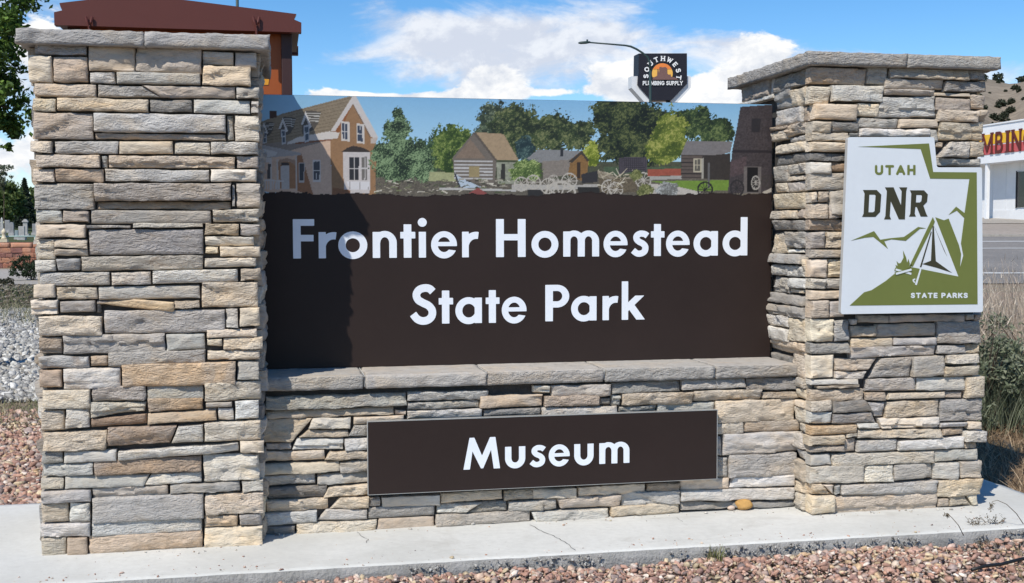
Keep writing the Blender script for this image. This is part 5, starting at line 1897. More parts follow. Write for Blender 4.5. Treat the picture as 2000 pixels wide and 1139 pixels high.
def far_tree(px, dep, top, bot, halfw, label, cols, seed, n=6500, leaf=.17, name='broadleaf_tree', group=None, r0=.10):
    b_ = at_dep(px, 449, dep)
    base = (b_.x, b_.y, gz(b_.x, b_.y))
    cy = (top + bot) / 2
    h = (bot - top) / 2
    rs_ = random.Random(seed)
    bl_ = [blob(px, cy, dep, halfw * .75, h * .85)] + [blob(px + rs_.uniform(-.6, .6) * halfw, cy + rs_.uniform(-.6, .6) * h, dep + rs_.uniform(-1, 1), halfw * .5, h * .45) for _ in range(7)]
    tp = at_dep(px, cy, dep)
    return tree(name, base, (tp.x, tp.y, tp.z), r0, bl_, n, leaf, cols, label, 'tree', group, seed)


far_tree(4, 84, 334, 448, 44, 'broad green tree over the gravestones, leftmost of the far trees', GREEN2, 41)
far_tree(-42, 92, 325, 445, 40, 'broad green tree half cut off by the left edge over the gravestones', GREEN2, 42)
far_tree(34, 100, 362, 450, 30, 'low olive tree between the broad tree and the dark conifer', [(.07, .095, .03), (.09, .115, .035), (.05, .07, .025)], 43, 1800)
far_tree(80, 96, 358, 448, 34, 'dark green tree behind the left pillar edge, right of the conifer', GREEN2, 44, 1800)
far_tree(8, 78, 318, 372, 20, 'thin pale budding tree rising behind the broad tree', [(.16, .18, .11), (.20, .21, .14)], 45, 900, .09, r0=.035)
far_tree(64, 104, 366, 449, 34, 'dense mid green tree filling in behind the conifer', GREEN2, 46)
far_tree(24, 108, 345, 450, 40, 'dense mid green tree between the broad tree and the olive tree, farther back', GREEN2, 47)
# conifer
b_ = at_dep(50, 449, 88)
base = (b_.x, b_.y, gz(b_.x, b_.y))
con = thing('conifer_tree', base, 'dark pointed conifer standing behind the gravestones', 'tree')
topz = at_dep(50, 350, 88).z
hgt = topz - base[2]
MB().tube([Vector(base) - Vector((0, 0, .1)), Vector((base[0], base[1], topz - .2))], [.14, .02], 7).build('trunk', M_BARK, con)
rg = np.random.default_rng(5)
n = 3200
t = rg.uniform(.06, 1, n) ** .8
lay_ = np.sin(t * 60) * .18 + 1
r = (1.02 - t) * 1.05 * lay_ * rg.uniform(.35, 1, n) ** .5
an = rg.uniform(0, 6.283, n)
Pc = np.stack([r * np.cos(an), r * np.sin(an), t * hgt - r * .25], -1)
link('crown', leaves_mesh('crown', Pc, rg.uniform(.07, .15, n), GREEN3, 6, long=2.4), con, base, M_LEAF)

# junipers on the hill
jg = [(.035, .045, .026), (.045, .055, .032), (.028, .036, .022)]
jm = []
for k in range(4):
    rg = np.random.default_rng(60 + k)
    n = 150
    d = rg.normal(size=(n, 3))
    d /= np.linalg.norm(d, axis=1, keepdims=True)
    P_s = d * rg.uniform(.4, 1, (n, 1)) * np.array([1, 1, .8]) + np.array([0, 0, .7])
    jm.append(leaves_mesh('juniper', P_s, rg.uniform(.22, .42, n), jg, 61 + k))
    jm[-1].materials.append(M_LEAF)
rs_ = random.Random(12)
cnt = 0
while cnt < 120:
    th, r = rs_.uniform(.555, .655), rs_.uniform(330, 660)
    z = float(hill_z(np.array(th), np.array(r)))
    X, Y = math.sin(th) * r, math.cos(th) * r
    s_ = rs_.choice([.6, .8, 1.0, 1.3, 1.7, 2.3]) * rs_.uniform(.85, 1.2)
    o = link('juniper', jm[cnt % 4], None, (X, Y, z - .2))
    o.scale = (s_, s_, s_ * rs_.uniform(.8, 1.1))
    o.rotation_euler.z = rs_.uniform(0, 6.28)
    tag(o, 'small dark juniper dotted over the dry hillside', 'shrub', 'junipers on the hillside')
    cnt += 1

# ---------------------------------------------------------------- cemetery: red stone wall, rail, headstones
M_RED = stone_mat('red_sandstone', .15)
WY, WZ0 = 53.4, -.10
xw0, xw1 = -15.0, -7.4
rwall = thing('retaining_wall', ((xw0 + xw1) / 2, WY, WZ0), 'low red sandstone wall in front of the cemetery', 'wall')
MB().box(xw0, WY + .06, WZ0 - .2, xw1, WY + .55, 1.0).build('mortar_core', paint('red_mortar', (.20, .11, .08), .95, .3, .3, 8), rwall)
rs_ = random.Random(77)
v = WZ0
hs_ = [.24, .22, .2, .2]
for row, hh in enumerate(hs_):
    u = xw0
    while u < xw1 - .1:
        w = rs_.uniform(.24, .52)
        if u + w > xw1 - .15:
            w = xw1 - u
        SEED[0] += 1
        c = np.array([(.42, .195, .125), (.47, .24, .16), (.36, .16, .11), (.27, .13, .11)][rs_.choice([0, 0, 1, 1, 2, 3])]) * rs_.uniform(.9, 1.1)
        o = stone(rwall, [(u, v + hh), (u + w, v + hh), (u + w, v), (u, v)], fy(WY + .06), tuple(c), SEED[0], rs_.uniform(0, .05), 2.0, cell=.09, mat=M_RED)
        u += w
    v += hh
u = xw0
while u < xw1 - .05:
    w = min(rs_.uniform(.7, 1.0), xw1 - u)
    rough_box('cap_stone', u + .01, WY - .02, v, u + w - .01, WY + .6, v + .22, .12, .02, M_RED, rwall, (.50, .26, .175), 3, int(u * 10) % 50, .03)
    u += w
M_RAIL = paint('rail_green', (.36, .47, .42), .5, .1, 0, 5)
rail = thing('pipe_rail', (-11, 54.6, 1.0), 'pale green pipe rail running along the cemetery edge', 'rail')
zr = at_dep(30, 462, depth_of(-10.5, 54.6)).z
mb = MB().tube([(-15, 54.6, zr), (-7.6, 54.6, zr)], .035, 8)
mb.build('pipe', M_RAIL, rail, smooth=True)
for xx in (-14.2, -12.2, -10.2, -8.2):
    MB().tube([(xx, 54.6, .99), (xx, 54.6, zr - .035)], .03, 8).build('post', M_RAIL, rail, smooth=True)
M_GRAN = paint('granite', (.27, .27, .275), .6, .2, 0, 8)
M_GRAN2 = paint('pale_granite', (.40, .39, .375), .6, .2, 0, 8)
M_GRAN3 = paint('blue_granite', (.26, .32, .34), .6, .15, 0, 8)


def headstone(px, ytop, ybase, wpx, dep, kind, mat, label):
    p0 = at_dep(px, ybase, dep)
    z0 = gz(p0.x, p0.y)
    s_ = dep / FOC
    w = wpx * s_
    zt = at_dep(px, ytop, dep).z
    t_ = thing('headstone', (p0.x, p0.y, z0), label, 'gravestone', 'gravestones in the cemetery')
    X, Y = p0.x, p0.y
    bw = w * .65
    MB().box(X - bw, Y - .22, z0 - .1, X + bw, Y + .22, z0 + .16).build('plinth', M_GRAN2, t_, bevel=.015)
    z1 = z0 + .16
    if kind == 'slab':
        MB().box(X - w / 2, Y - .1, z1, X + w / 2, Y + .1, zt).build('tablet', mat, t_, bevel=.02)
    elif kind == 'round':
        pr = [(X - w / 2, z1), (X + w / 2, z1)] + [(X + w / 2 * math.cos(a), zt - w / 2 + w / 2 * math.sin(a)) for a in np.linspace(0, math.pi, 11)]
        MB().prism([(a, Y - .1, c) for a, c in pr], (0, .2, 0)).build('tablet', mat, t_)
    elif kind == 'obelisk':
        h_ = zt - z1
        MB().prism([(X - w * .36, Y - w * .36, z1), (X + w * .36, Y - w * .36, z1), (X + w * .2, Y - w * .2, z1 + h_ * .86), (X - w * .2, Y - w * .2, z1 + h_ * .86)], (0, w * .5, 0)).build('shaft', mat, t_)
        mb_ = MB()
        mb_.v = [(X - w * .2, Y - w * .2, z1 + h_ * .86), (X + w * .2, Y - w * .2, z1 + h_ * .86), (X + w * .2, Y + w * .3, z1 + h_ * .86), (X - w * .2, Y + w * .3, z1 + h_ * .86), (X, Y + w * .05, zt)]
        mb_.f = [(0, 1, 4), (1, 2, 4), (2, 3, 4), (3, 0, 4), (3, 2, 1, 0)]
        mb_.build('point', mat, t_)
    else:
        h_ = zt - z1
        MB().box(X - w * .36, Y - w * .3, z1, X + w * .36, Y + w * .3, z1 + h_ * .78).build('shaft', mat, t_, bevel=.01)
        MB().box(X - w * .5, Y - w * .44, z1 + h_ * .78, X + w * .5, Y + w * .44, z1 + h_ * .88).build('cornice', mat, t_, bevel=.01)
        MB().prism([(X - w * .4, Y - w * .3, z1 + h_ * .88), (X + w * .4, Y - w * .3, z1 + h_ * .88), (X + w * .15, Y - w * .3, zt), (X - w * .15, Y - w * .3, zt)], (0, w * .6, 0)).build('cap', mat, t_)


headstone(4, 424, 456, 9, 72, 'obelisk', M_GRAN2, 'pointed pale obelisk headstone, leftmost in the cemetery')
headstone(15, 430, 455, 9, 78, 'slab', M_GRAN, 'dark square headstone right of the pointed obelisk')
headstone(23, 434, 457, 8, 68, 'round', M_GRAN, 'grey round topped headstone between the dark square one and the small bluish one')
headstone(33, 450, 467, 6, 59, 'slab', M_GRAN3, 'small bluish headstone near the rail')
headstone(43, 442, 468, 11, 58, 'slab', M_GRAN2, 'large pale upright slab headstone near the rail')
headstone(50, 428, 458, 11, 66, 'pillar', M_GRAN2, 'tall pillar headstone with a flared cap')
headstone(68, 437, 458, 8, 70, 'slab', M_GRAN, 'grey headstone close to the left edge of the pillar')
fin = at_dep(6, 470, depth_of(-11.6, 54.3))
fz = gz(fin.x, 54.9)
fb = thing('post', (fin.x, fin.y + .2, 1.0), 'small cream post with a rounded pointed top beside the red wall', 'post')
M_CREAM = paint('cream_paint', (.62, .54, .38), .5, .1, 0, 6)
mb = MB()
prof = [(.13, 0.0), (.13, .06), (.085, .1), (.085, .24), (.11, .28), (.10, .36), (.05, .42), (.015, .47)]
mb.tube([(fin.x, fin.y + .2, 1.12 + z_) for r_, z_ in prof], [r_ for r_, z_ in prof], 12)
mb.build('post_top', M_CREAM, fb, smooth=True)
MB().box(fin.x - .15, fin.y + .05, .99, fin.x + .15, fin.y + .35, 1.12).build('post_base', M_CREAM, fb)


# dark shrub by the road
def shrub(name, base, rx, rz, n, leaf, cols, label, seed, stems=14, group=None, long=1.7):
    t_ = thing(name, base, label, 'shrub', group)
    rs2 = random.Random(seed)
    mb_ = MB()
    for k in range(stems):
        a = rs2.uniform(0, 6.28)
        e = Vector((math.cos(a) * rx * rs2.uniform(.3, .9), math.sin(a) * rx * rs2.uniform(.3, .9), rz * rs2.uniform(.6, .95)))
        mb_.tube([Vector(base) + Vector((rs2.uniform(-.05, .05), rs2.uniform(-.05, .05), -.02)), Vector(base) + e * .5 + Vector((0, 0, .1 * rz)), Vector(base) + e], [.012, .008, .003], 5)
    mb_.build('stems', M_BARK, t_)
    bl_ = [(rs2.uniform(-.6, .6) * rx, rs2.uniform(-.6, .6) * rx, rz * rs2.uniform(.3, .75), rx * .5, rx * .5, rz * .34) for _ in range(9)]
    P_s = crown_points(bl_, n, seed, .35)
    P_s[:, 2] = np.abs(P_s[:, 2])
    rg_ = np.random.default_rng(seed)
    link('foliage', leaves_mesh('foliage', P_s, rg_.uniform(.7, 1.3, n) * leaf, cols, seed, long=long), t_, base, M_LEAF)
    return t_


b_ = on_z(62, 548, -.1)
shrub('juniper_shrub', (b_.x, b_.y, gz(b_.x, b_.y)), .75, .82, 3600, .042, [(.03, .05, .022), (.045, .07, .03), (.022, .036, .018)], 'spreading dark evergreen shrub at the roadside left of the pillar', 91)
b_ = on_z(8, 556, -.1)
shrub('low_shrub', (b_.x - .1, b_.y, gz(b_.x, b_.y)), .5, .16, 700, .035, [(.07, .065, .04), (.05, .055, .03)], 'low brownish shrub on the dark ground at the left edge', 92)
rs = np.random.default_rng(8)
n = 2600
y = rs.uniform(9.7, 11.9, n)
x = -.25 * y + rs.uniform(0, 1, n) * .13 * y
P = np.stack([x, y, ground_z(x, y)], -1)
o = link('weed_patch', blades_mesh('weed_patch', P, rs.uniform(.02, .10, n), .007, 1.4, [(.22, .22, .12), (.30, .26, .16), (.17, .19, .09), (.36, .31, .21)], 5), None, (0, 0, 0), M_GRASS)
tag(o, 'thin green and straw weeds between the red gravel and pale cobbles', 'weeds', kind='stuff')
n = 700
y = rs.uniform(20.0, 25.0, n)
x = -.215 * y + rs.uniform(0, 1, n) * .05 * y
P = np.stack([x, y, ground_z(x, y)], -1)
o = link('dry_weeds', blades_mesh('dry_weeds', P, rs.uniform(.08, .34, n), .008, .9, [(.30, .27, .18), (.24, .24, .12), (.36, .31, .21)], 6), None, (0, 0, 0), M_GRASS)
tag(o, 'pale dry weeds at the far edge of the cobbles', 'weeds', kind='stuff')

# ---------------------------------------------------------------- plants right of the right pillar
DRY = [(.50, .41, .31), (.56, .47, .36), (.42, .33, .25), (.60, .52, .41), (.36, .28, .21), (.47, .38, .31)]
n = 7000
x, y = rs.uniform(4.9, 9.4, n), rs.uniform(8.3, 12.2, n)
ok = (x / y > .50)
x, y = x[ok], y[ok]
n = len(x)
P = np.stack([x, y, ground_z(x, y)], -1)
H = rs.uniform(.5, 1.22, n) * (1 + .12 * np.sin(x * 4))
o = link('dry_grass', blades_mesh('dry_grass', P, H, .0058, .42, DRY, 7, 4, .5), None, (0, 0, 0), M_GRASS)
tag(o, 'tall dry straw coloured grass standing right of the pillar', 'grass', kind='stuff')
# seed heads: fine side twigs on the tall stalks
n2 = 5200
k = rs.integers(0, n, n2)
t = rs.uniform(.55, 1.0, n2)
P2 = P[k] + np.stack([rs.normal(0, .05, n2), rs.normal(0, .05, n2), H[k] * t], -1)
o = link('seed_heads', blades_mesh('seed_heads', P2, rs.uniform(.03, .11, n2), .0055, 1.6, [(.54, .45, .36), (.46, .37, .29), (.60, .52, .42)], 8, 2), None, (0, 0, 0), M_GRASS)
tag(o, 'feathery pale seed heads over the tall dry grass', 'grass', kind='stuff')
SAGE = [(.185, .21, .135), (.23, .25, .17), (.145, .17, .105), (.26, .28, .195), (.11, .135, .08)]
for (bx_, by_, rx, rz, lb, sd) in ((5.32, 8.15, .50, .80, 'grey green bush nearest the right pillar, beside the dry grass', 101), (6.15, 8.45, .60, .86, 'grey green bush at the right edge, right of the bush nearest the pillar', 102), (5.75, 9.3, .6, .88, 'grey green bush behind the other two bushes, under the dry grass', 103)):
    zb = gz(bx_, by_)
    s_ = shrub('sage_bush', (bx_, by_, zb), rx, rz, 3800, .016, SAGE, lb, sd, 26, 'grey green bushes by the slab', 3.2)
    rg_ = np.random.default_rng(sd)
    m_ = 1500
    rr = rg_.uniform(0, 1, m_) ** .6 * rx * .95
    aa_ = rg_.uniform(0, 6.28, m_)
    Pb = np.stack([rr * np.cos(aa_), rr * np.sin(aa_), rg_.uniform(0, .45, m_) * rz * (1 - .5 * rr / rx)], -1)
    link('shoots', blades_mesh('shoots', Pb, rg_.uniform(.18, .5, m_) * rz, .005, .8, SAGE, sd, 3), s_, (bx_, by_, zb), M_GRASS)
n = 4200
x, y = rs.uniform(4.05, 6.6, n), rs.uniform(5.9, 8.3, n)
ok = x > 4.1
P = np.stack([x, y, ground_z(x, y) + .004], -1)[ok]
o = link('dead_stalks', blades_mesh('dead_stalks', P, rs.uniform(.03, .16, len(P)), .005, 2.0, [(.30, .21, .13), (.38, .28, .18), (.22, .155, .095), (.44, .34, .23)], 9, 3), None, (0, 0, 0), M_GRASS)
tag(o, 'fallen dry stalks littering the ground beside the slab end', 'litter', kind='stuff')
# weeds in the gravel at the lower right
n = 1500
x, y = rs.uniform(2.7, 4.3, n), rs.uniform(4.0, 5.03, n)
cl = np.array([noise.noise(Vector((a * 2.2, c * 3.0, 4))) for a, c in zip(x, y)])
ok = cl + .25 * (x - 3.2) > .12
P = np.stack([x, y, ground_z(x, y) + .012], -1)[ok]
o = link('gravel_weeds', blades_mesh('gravel_weeds', P, rs.uniform(.015, .07, len(P)), .0035, 1.8, [(.20, .17, .09), (.28, .22, .14), (.15, .14, .07), (.33, .27, .19)], 10), None, (0, 0, 0), M_GRASS)
tag(o, 'thin dry weeds sprouting in the gravel at the lower right', 'weeds', kind='stuff')


def tuft(name, px, py, zc, n, h, cols, label, seed, spread=.03, wd=.004, lean=.9):
    p0 = on_z(px, py, zc)
    rg_ = np.random.default_rng(seed)
    P_s = np.stack([rg_.normal(0, spread, n), rg_.normal(0, spread * .6, n), np.zeros(n)], -1)
    o_ = link(name, blades_mesh(name, P_s, rg_.uniform(.4, 1, n) * h, wd, lean, cols, seed, 4), None, (p0.x, p0.y, zc), M_GRASS)
    return tag(o_, label, 'plant')


tuft('grass_tuft', 1398, 1096, -.06, 70, .085, [(.15, .17, .06), (.22, .22, .09), (.28, .25, .15)], 'small green grass tuft at the foot of the slab edge, below the museum sign', 1)
tuft('grass_tuft', 853, 1112, -.06, 22, .06, [(.09, .08, .05), (.14, .12, .07)], 'tiny dark tuft at the slab edge near the bottom centre', 2, .02, .003)


def weed(px, py, zc, stems, h, label, seed, spread=.08, leafc=((.10, .085, .05), (.14, .11, .07))):
    p0 = on_z(px, py, zc)
    rs2 = random.Random(seed)
    t_ = thing('dry_weed', (p0.x, p0.y, zc), label, 'plant', 'dry weeds at the slab edge')
    mb_ = MB()
    tips = []
    for k in range(stems):
        a = Vector((rs2.gauss(0, .012), rs2.gauss(0, .012), -.005))
        e = Vector((rs2.uniform(-1, 1) * spread, rs2.uniform(-.6, .6) * spread, h * rs2.uniform(.6, 1)))
        m_ = a.lerp(e, .5) + Vector((rs2.gauss(0, .01), 0, .02 * h))
        mb_.tube([p0 + a, p0 + m_, p0 + e], [.0016, .0013, .0008], 5)
        for j in range(5):
            q_ = a.lerp(e, rs2.uniform(.45, 1))
            q2 = q_ + Vector((rs2.gauss(0, .018), rs2.gauss(0, .012), rs2.uniform(.006, .022)))
            mb_.tube([p0 + q_, p0 + q2], [.0009, .0006], 4)
            tips.append(tuple(q2))
    mb_.build('stems', MATS['dry_stem'], t_)
    P_s = np.array(tips * 2) + np.random.default_rng(seed).normal(0, .004, (len(tips) * 2, 3))
    link('seed_heads', leaves_mesh('seed_heads', P_s, np.full(len(P_s), .0055), leafc, seed), t_, p0, M_LEAF)


paint('dry_stem', (.13, .10, .065), .9, .2, 0, 10)
weed(1908, 1040, -.04, 6, .07, 'dark twiggy weed on the gravel at the slab edge, left of its twin', 5, .06)
weed(1945, 1038, -.04, 7, .075, 'dark twiggy weed nearest the right edge at the slab edge', 6, .06)
weed(1932, 1075, -.06, 5, .06, 'sparse twiggy weed in the gravel below the other two', 7, .07)


def stalk(pts, label, seed, head):
    P_s = [on_z(x_, y_, 0) for x_, y_ in pts[:1]]
    d0 = depth_of(P_s[0].x, P_s[0].y)
    P_s += [at_dep(x_, y_, d0) for x_, y_ in pts[1:]]
    t_ = thing('seed_stalk', P_s[0], label, 'plant', 'grass seed stalks leaning over the slab')
    MB().tube(P_s, [.0022 - .0014 * i / len(P_s) for i in range(len(P_s))], 5).build('stem', MATS['dry_stem'], t_)
    rg_ = np.random.default_rng(seed)
    a, c = Vector(P_s[-2]), Vector(P_s[-1])
    Q = np.array([tuple(a.lerp(c, rg_.uniform(head, 1.0)) + Vector((rg_.normal(0, .006), rg_.normal(0, .006), rg_.normal(-.006, .006)))) for _ in range(34)])
    link('seed_head', leaves_mesh('seed_head', Q - np.array(P_s[0]), np.full(34, .0055), [(.16, .13, .09), (.22, .18, .12)], seed, long=2.6), t_, P_s[0], M_LEAF)


stalk([(1882, 1046), (1872, 1026), (1860, 1012), (1852, 1004), (1846, 1003)], 'thin grass stalk with a drooping seed head, left of the other stalk', 1, 0)
stalk([(1999, 1024), (1985, 1003), (1966, 985), (1948, 977), (1938, 980), (1935, 992)], 'thin arching grass stalk hanging in from the right edge', 2, 0)
hp_ = [on_z(x_, y_, -.045) for x_, y_ in ((1898, 1113), (1925, 1107), (1955, 1101), (1985, 1094), (2030, 1086), (2090, 1081))]
M_HOSE = paint('black_rubber', (.012, .012, .012), .5, .1, 0, 10)
tag(MB().tube([p_ + Vector((0, 0, .004 * math.sin(i * 2))) for i, p_ in enumerate(hp_)], .008, 8).build('drip_hose', M_HOSE, smooth=True), 'black drip hose lying on the gravel in the lower right corner', 'hose')

# a little grit blown onto the slab
n = 260
x, y = rs.uniform(-1.6, 3.9, n), 5.09 + rs.gamma(1.2, .09, n)
ok = y < 5.48
x, y = x[ok], y[ok]
sz = rs.gamma(2.5, .0014, len(x)).clip(.0015, .010)
tag(rocks('slab_grit', np.stack([x, y, sz * .35], -1), sz, RED, 27), 'scattered bits of gravel along the front of the concrete slab', 'grit')

# dark debris and dead bits over the dark ground patch at the left
n = 2600
y = rs.uniform(24.4, 36.2, n)
x = -.235 * y + rs.uniform(0, 1, n) * .10 * y
sz = rs.gamma(4, .011, n).clip(.012, .11)
tag(rocks('dark_debris', np.stack([x, y, ground_z(x, y) + sz * .3], -1), sz, [(.07, .055, .04), (.12, .095, .07), (.20, .165, .125), (.05, .06, .03), (.28, .25, .2)], 28, .5), 'dark debris and dead bits on the dark ground at the left edge', 'bark chips')
n = 700
y = rs.uniform(24.6, 34, n)
x = -.225 * y + rs.uniform(0, 1, n) * .07 * y
o = link('dull_weeds', blades_mesh('dull_weeds', np.stack([x, y, ground_z(x, y)], -1), rs.uniform(.05, .25, n), .012, 1.1, [(.12, .13, .06), (.20, .18, .10), (.09, .11, .05)], 16), None, (0, 0, 0), M_GRASS)
tag(o, 'sparse dull weeds on the dark ground at the left edge', 'weeds', kind='stuff')
# ---------------------------------------------------------------- brown roofed sign structure behind the left pillar
KY = 11.0
M_ROOF = paint('oxide_brown_metal', lin(88, 42, 34), .5, .05, 0, 1.5)
M_DKB = paint('dark_brown_metal', lin(58, 34, 32), .5, .06, 0, 2)
M_ORG = paint('orange_panel', lin(148, 74, 26), .5, .05, 0, 1.2)
ZR = ((0, 0), 2.847)


def kp(x, y, Y=KY):
    return on_y(x / 2.847, y / 2.847, Y)


kio = thing('roofed_kiosk', (kp(960, 0).x, KY + .4, gz(kp(960, 0).x, KY)), 'tall brown and orange kiosk with a gabled metal roof behind the left pillar', 'kiosk')
front = [kp(*c) for c in ((302, 140), (300, 68), (345, 58), (335, 36), (330, 17), (760, -34), (1648, 78), (1634, 108), (1676, 126), (1676, 180))]
zb = (front[0].z + front[-1].z) / 2
front[0].z = front[-1].z = zb
MB().prism(front, (0, .10, 0)).build('fascia', M_ROOF, kio)
# sloping roof sheets behind the fascia and the deck under it
xl, xr, xm = front[1].x, front[-2].x, front[5].x
zl, zp = front[1].z, front[5].z
mb = MB()
for (xa, xb_) in ((xl + .06, xm), (xr - .06, xm)):
    mb.prism([(xa, KY + .101, zl + .06), (xb_, KY + .101, zp - .03), (xb_, KY + .101, zp - .07), (xa, KY + .101, zl + .02)], (0, 1.3, 0))
mb.build('roof_sheet', M_ROOF, kio)
MB().box(xl + .02, KY + .102, zb + .012, xr - .02, KY + 1.3, zb + .05).build('soffit', M_DKB, kio)
MB().prism([Vector((p_.x, KY + 1.402, p_.z)) for p_ in front], (0, .08, 0)).build('fascia', M_ROOF, kio)
pr = kp(1565, 300, KY + .14).x, kp(1624, 300, KY + .14).x
g0 = gz(pr[0], KY)
pw = pr[1] - pr[0]
pl = xl + (xr - pr[1])
for x0 in (pr[0], pl):
    for yy in (KY + .14, KY + 1.08):
        MB().box(x0, yy, g0 - .1, x0 + pw, yy + pw, zb + .011).build('post', M_DKB, kio, bevel=.008)
MB().box(pl + pw + .002, KY + .20, g0 + .8, pr[0] - .002, KY + .26, zb + .011).build('side_panel', M_ORG, kio)
MB().box(pl + pw + .002, KY + 1.10, g0 + .8, pr[0] - .002, KY + 1.16, zb + .011).build('side_panel', M_ORG, kio)
M_YEL = paint('yellow_print', lin(214, 148, 40), .5, .05, 0, 2)
c = [on_y(a, d, KY + .199) for a, d in ((506, 128), (516, 128), (527, 148), (524, 166), (504, 166))]
MB().prism(c, (0, -.004, 0)).build('yellow_patch', M_YEL, kio)
for hx in (495, 1425):
    a, d = kp(hx, 112, KY - .03), kp(hx, 178, KY - .03)
    mb = MB()
    k = .026
    mb.tube([Vector((a.x - k, KY - .02, a.z + .03)), Vector((a.x - k * .6, KY - .03, a.z - .02)), Vector((a.x, KY - .035, a.z - .06)), Vector((a.x + k * .6, KY - .03, a.z - .02)), Vector((a.x + k, KY - .02, a.z + .03))], .012, 6)
    mb.tube([Vector((a.x, KY - .03, a.z - .05)), Vector((a.x, KY - .03, d.z - .05))], .012, 6)
    mb.build('hanger_hook', M_ROOF, kio)

# ---------------------------------------------------------------- street lamps
M_TEAL = paint('lamp_green', (.022, .045, .043), .45, .1, 0, 3, spec=.4)
LD = 45.0
L0 = at_dep(1270, 449, LD)
lz = gz(L0.x, L0.y)
lamp = thing('street_lamp', (L0.x, L0.y, lz), 'dark green street lamp with a long curved arm in front of the black shop sign', 'street lamp', 'dark green street lamps')
arm = [at_dep(a, d, LD) for a, d in ((1270, 138), (1269, 122), (1265, 112), (1255, 103.5), (1243, 96), (1232, 91), (1222, 89), (1190, 86.2), (1150, 83))]
MB().tube([Vector((L0.x, L0.y, lz)), Vector((L0.x, L0.y, lz + .35)), arm[0]], [.085, .058, .048], 10).build('pole', M_TEAL, lamp, smooth=True)
MB().tube(arm, [.046] * 3 + [.042] * 3 + [.036, .032, .03], 8).build('arm', M_TEAL, lamp, smooth=True)
MB().tube([Vector((L0.x, L0.y, lz - .02)), Vector((L0.x, L0.y, lz + .12))], .2, 10).build('base', M_TEAL, lamp)
a, d = at_dep(1153, 82.5, LD), at_dep(1129.5, 84.2, LD)
mb = MB()
mb.tube([a, a.lerp(d, .35), a.lerp(d, .8), d], [.035, .06, .055, .025], 8)
mb.build('lamp_head', M_TEAL, lamp, smooth=True)
e = at_dep(1147, 80.5, LD)
MB().tube([e - Vector((0, 0, .04)), e + Vector((0, 0, .06))], .035, 8).build('photocell', M_TEAL, lamp)
L1 = at_dep(466.5, 449, 33)
lamp2 = copy_tree(lamp, (L1.x, L1.y, gz(L1.x, L1.y)), 'dark green street lamp pole rising behind the brown kiosk roof')
lamp2.scale = (.8, .8, 1.5)

# ---------------------------------------------------------------- black octagonal shop sign on two posts
SD = 60.0
ZS = ((1100, 60), 6.667)
s0 = at_dep(1290, 150, SD)
SY = s0.y
M_BLK = paint('sign_black', lin(30, 28, 36), .5, .06, 0, 2)
M_FRM = paint('sign_frame_white', (.66, .67, .68), .5, .06, 0, 2)
M_SW = paint('sign_lettering', (.78, .78, .77), .5, .03, 0, 2)
M_SUN = paint('sunset_orange', lin(226, 130, 62), .5, .03, 0, 2)
M_SUN2 = paint('sunset_yellow', lin(232, 178, 84), .5, .03, 0, 2)
M_MESA = paint('mesa_brown', lin(116, 86, 80), .5, .03, 0, 2)


def sp(x, y, Y=None):
    p_ = on_y(1100 + x / 6.667, 60 + y / 6.667, SY)
    return (p_.x, p_.z)


g0 = gz(s0.x, SY)
sw = thing('shop_sign', (s0.x, SY + .4, g0), 'black octagonal plumbing shop sign with white frame and sunset emblem', 'sign')
P3 = [Vector((p_[0], SY, p_[1])) for p_ in (sp(985, 297), sp(1612, 295), sp(1614, 690), sp(1410, 905), sp(1150, 905), sp(972, 705), sp(980, 560))]
MB().prism(P3, (0, .85, 0)).build('cabinet', M_BLK, sw)
fr = [Vector((p_[0], SY + .12, p_[1])) for p_ in (sp(900, 590), sp(984, 590), sp(990, 706), sp(1150, 892), sp(1130, 930), sp(1075, 935), sp(900, 740))]
MB().prism(fr, (0, .6, 0)).build('frame_side', M_FRM, sw)
fr = [Vector((p_[0], SY + .12, p_[1])) for p_ in (sp(1672, 590), sp(1672, 740), sp(1500, 930), sp(1420, 930), sp(1412, 902), sp(1606, 692), sp(1606, 590))]
MB().prism(fr, (0, .6, 0)).build('frame_side', M_FRM, sw)
for px in (1150, 1400):
    q_ = sp(px, 920)
    MB().box(q_[0] - .09, SY + .3, g0 - .1, q_[0] + .09, SY + .5, q_[1] + .25).build('post', M_BLK, sw)


def spoly(name, loops, mat, depth, off):
    return cut_shape(name, [[sp(L[i], L[i + 1]) for i in range(0, len(L), 2)] for L in loops], lambda x, y, d: Vector((x, SY - d, y)), mat, sw, depth, off)


spoly('sun_emblem', [[c for q_ in [(1290 + 135 * math.cos(a), 560 - 135 * math.sin(a)) for a in np.linspace(-.36, math.pi + .36, 26)] for c in q_]], M_SUN2, .01, .004)
spoly('sun_glow', [[c for q_ in [(1290 + 134 * math.cos(a), 560 - 134 * math.sin(a)) for a in np.linspace(.45, math.pi - .45, 18)] for c in q_]], M_SUN, .01, .016)
spoly('mesa', [[1160, 640, 1165, 615, 1220, 590, 1225, 500, 1235, 500, 1245, 570, 1250, 480, 1270, 470, 1280, 480, 1330, 475, 1350, 490, 1352, 560, 1370, 575, 1395, 570, 1400, 600, 1450, 610, 1500, 640]], M_MESA, .01, .03)


def sletter(name, loops, mat, depth, off):
    return spoly(name, loops, mat, .012, .045)


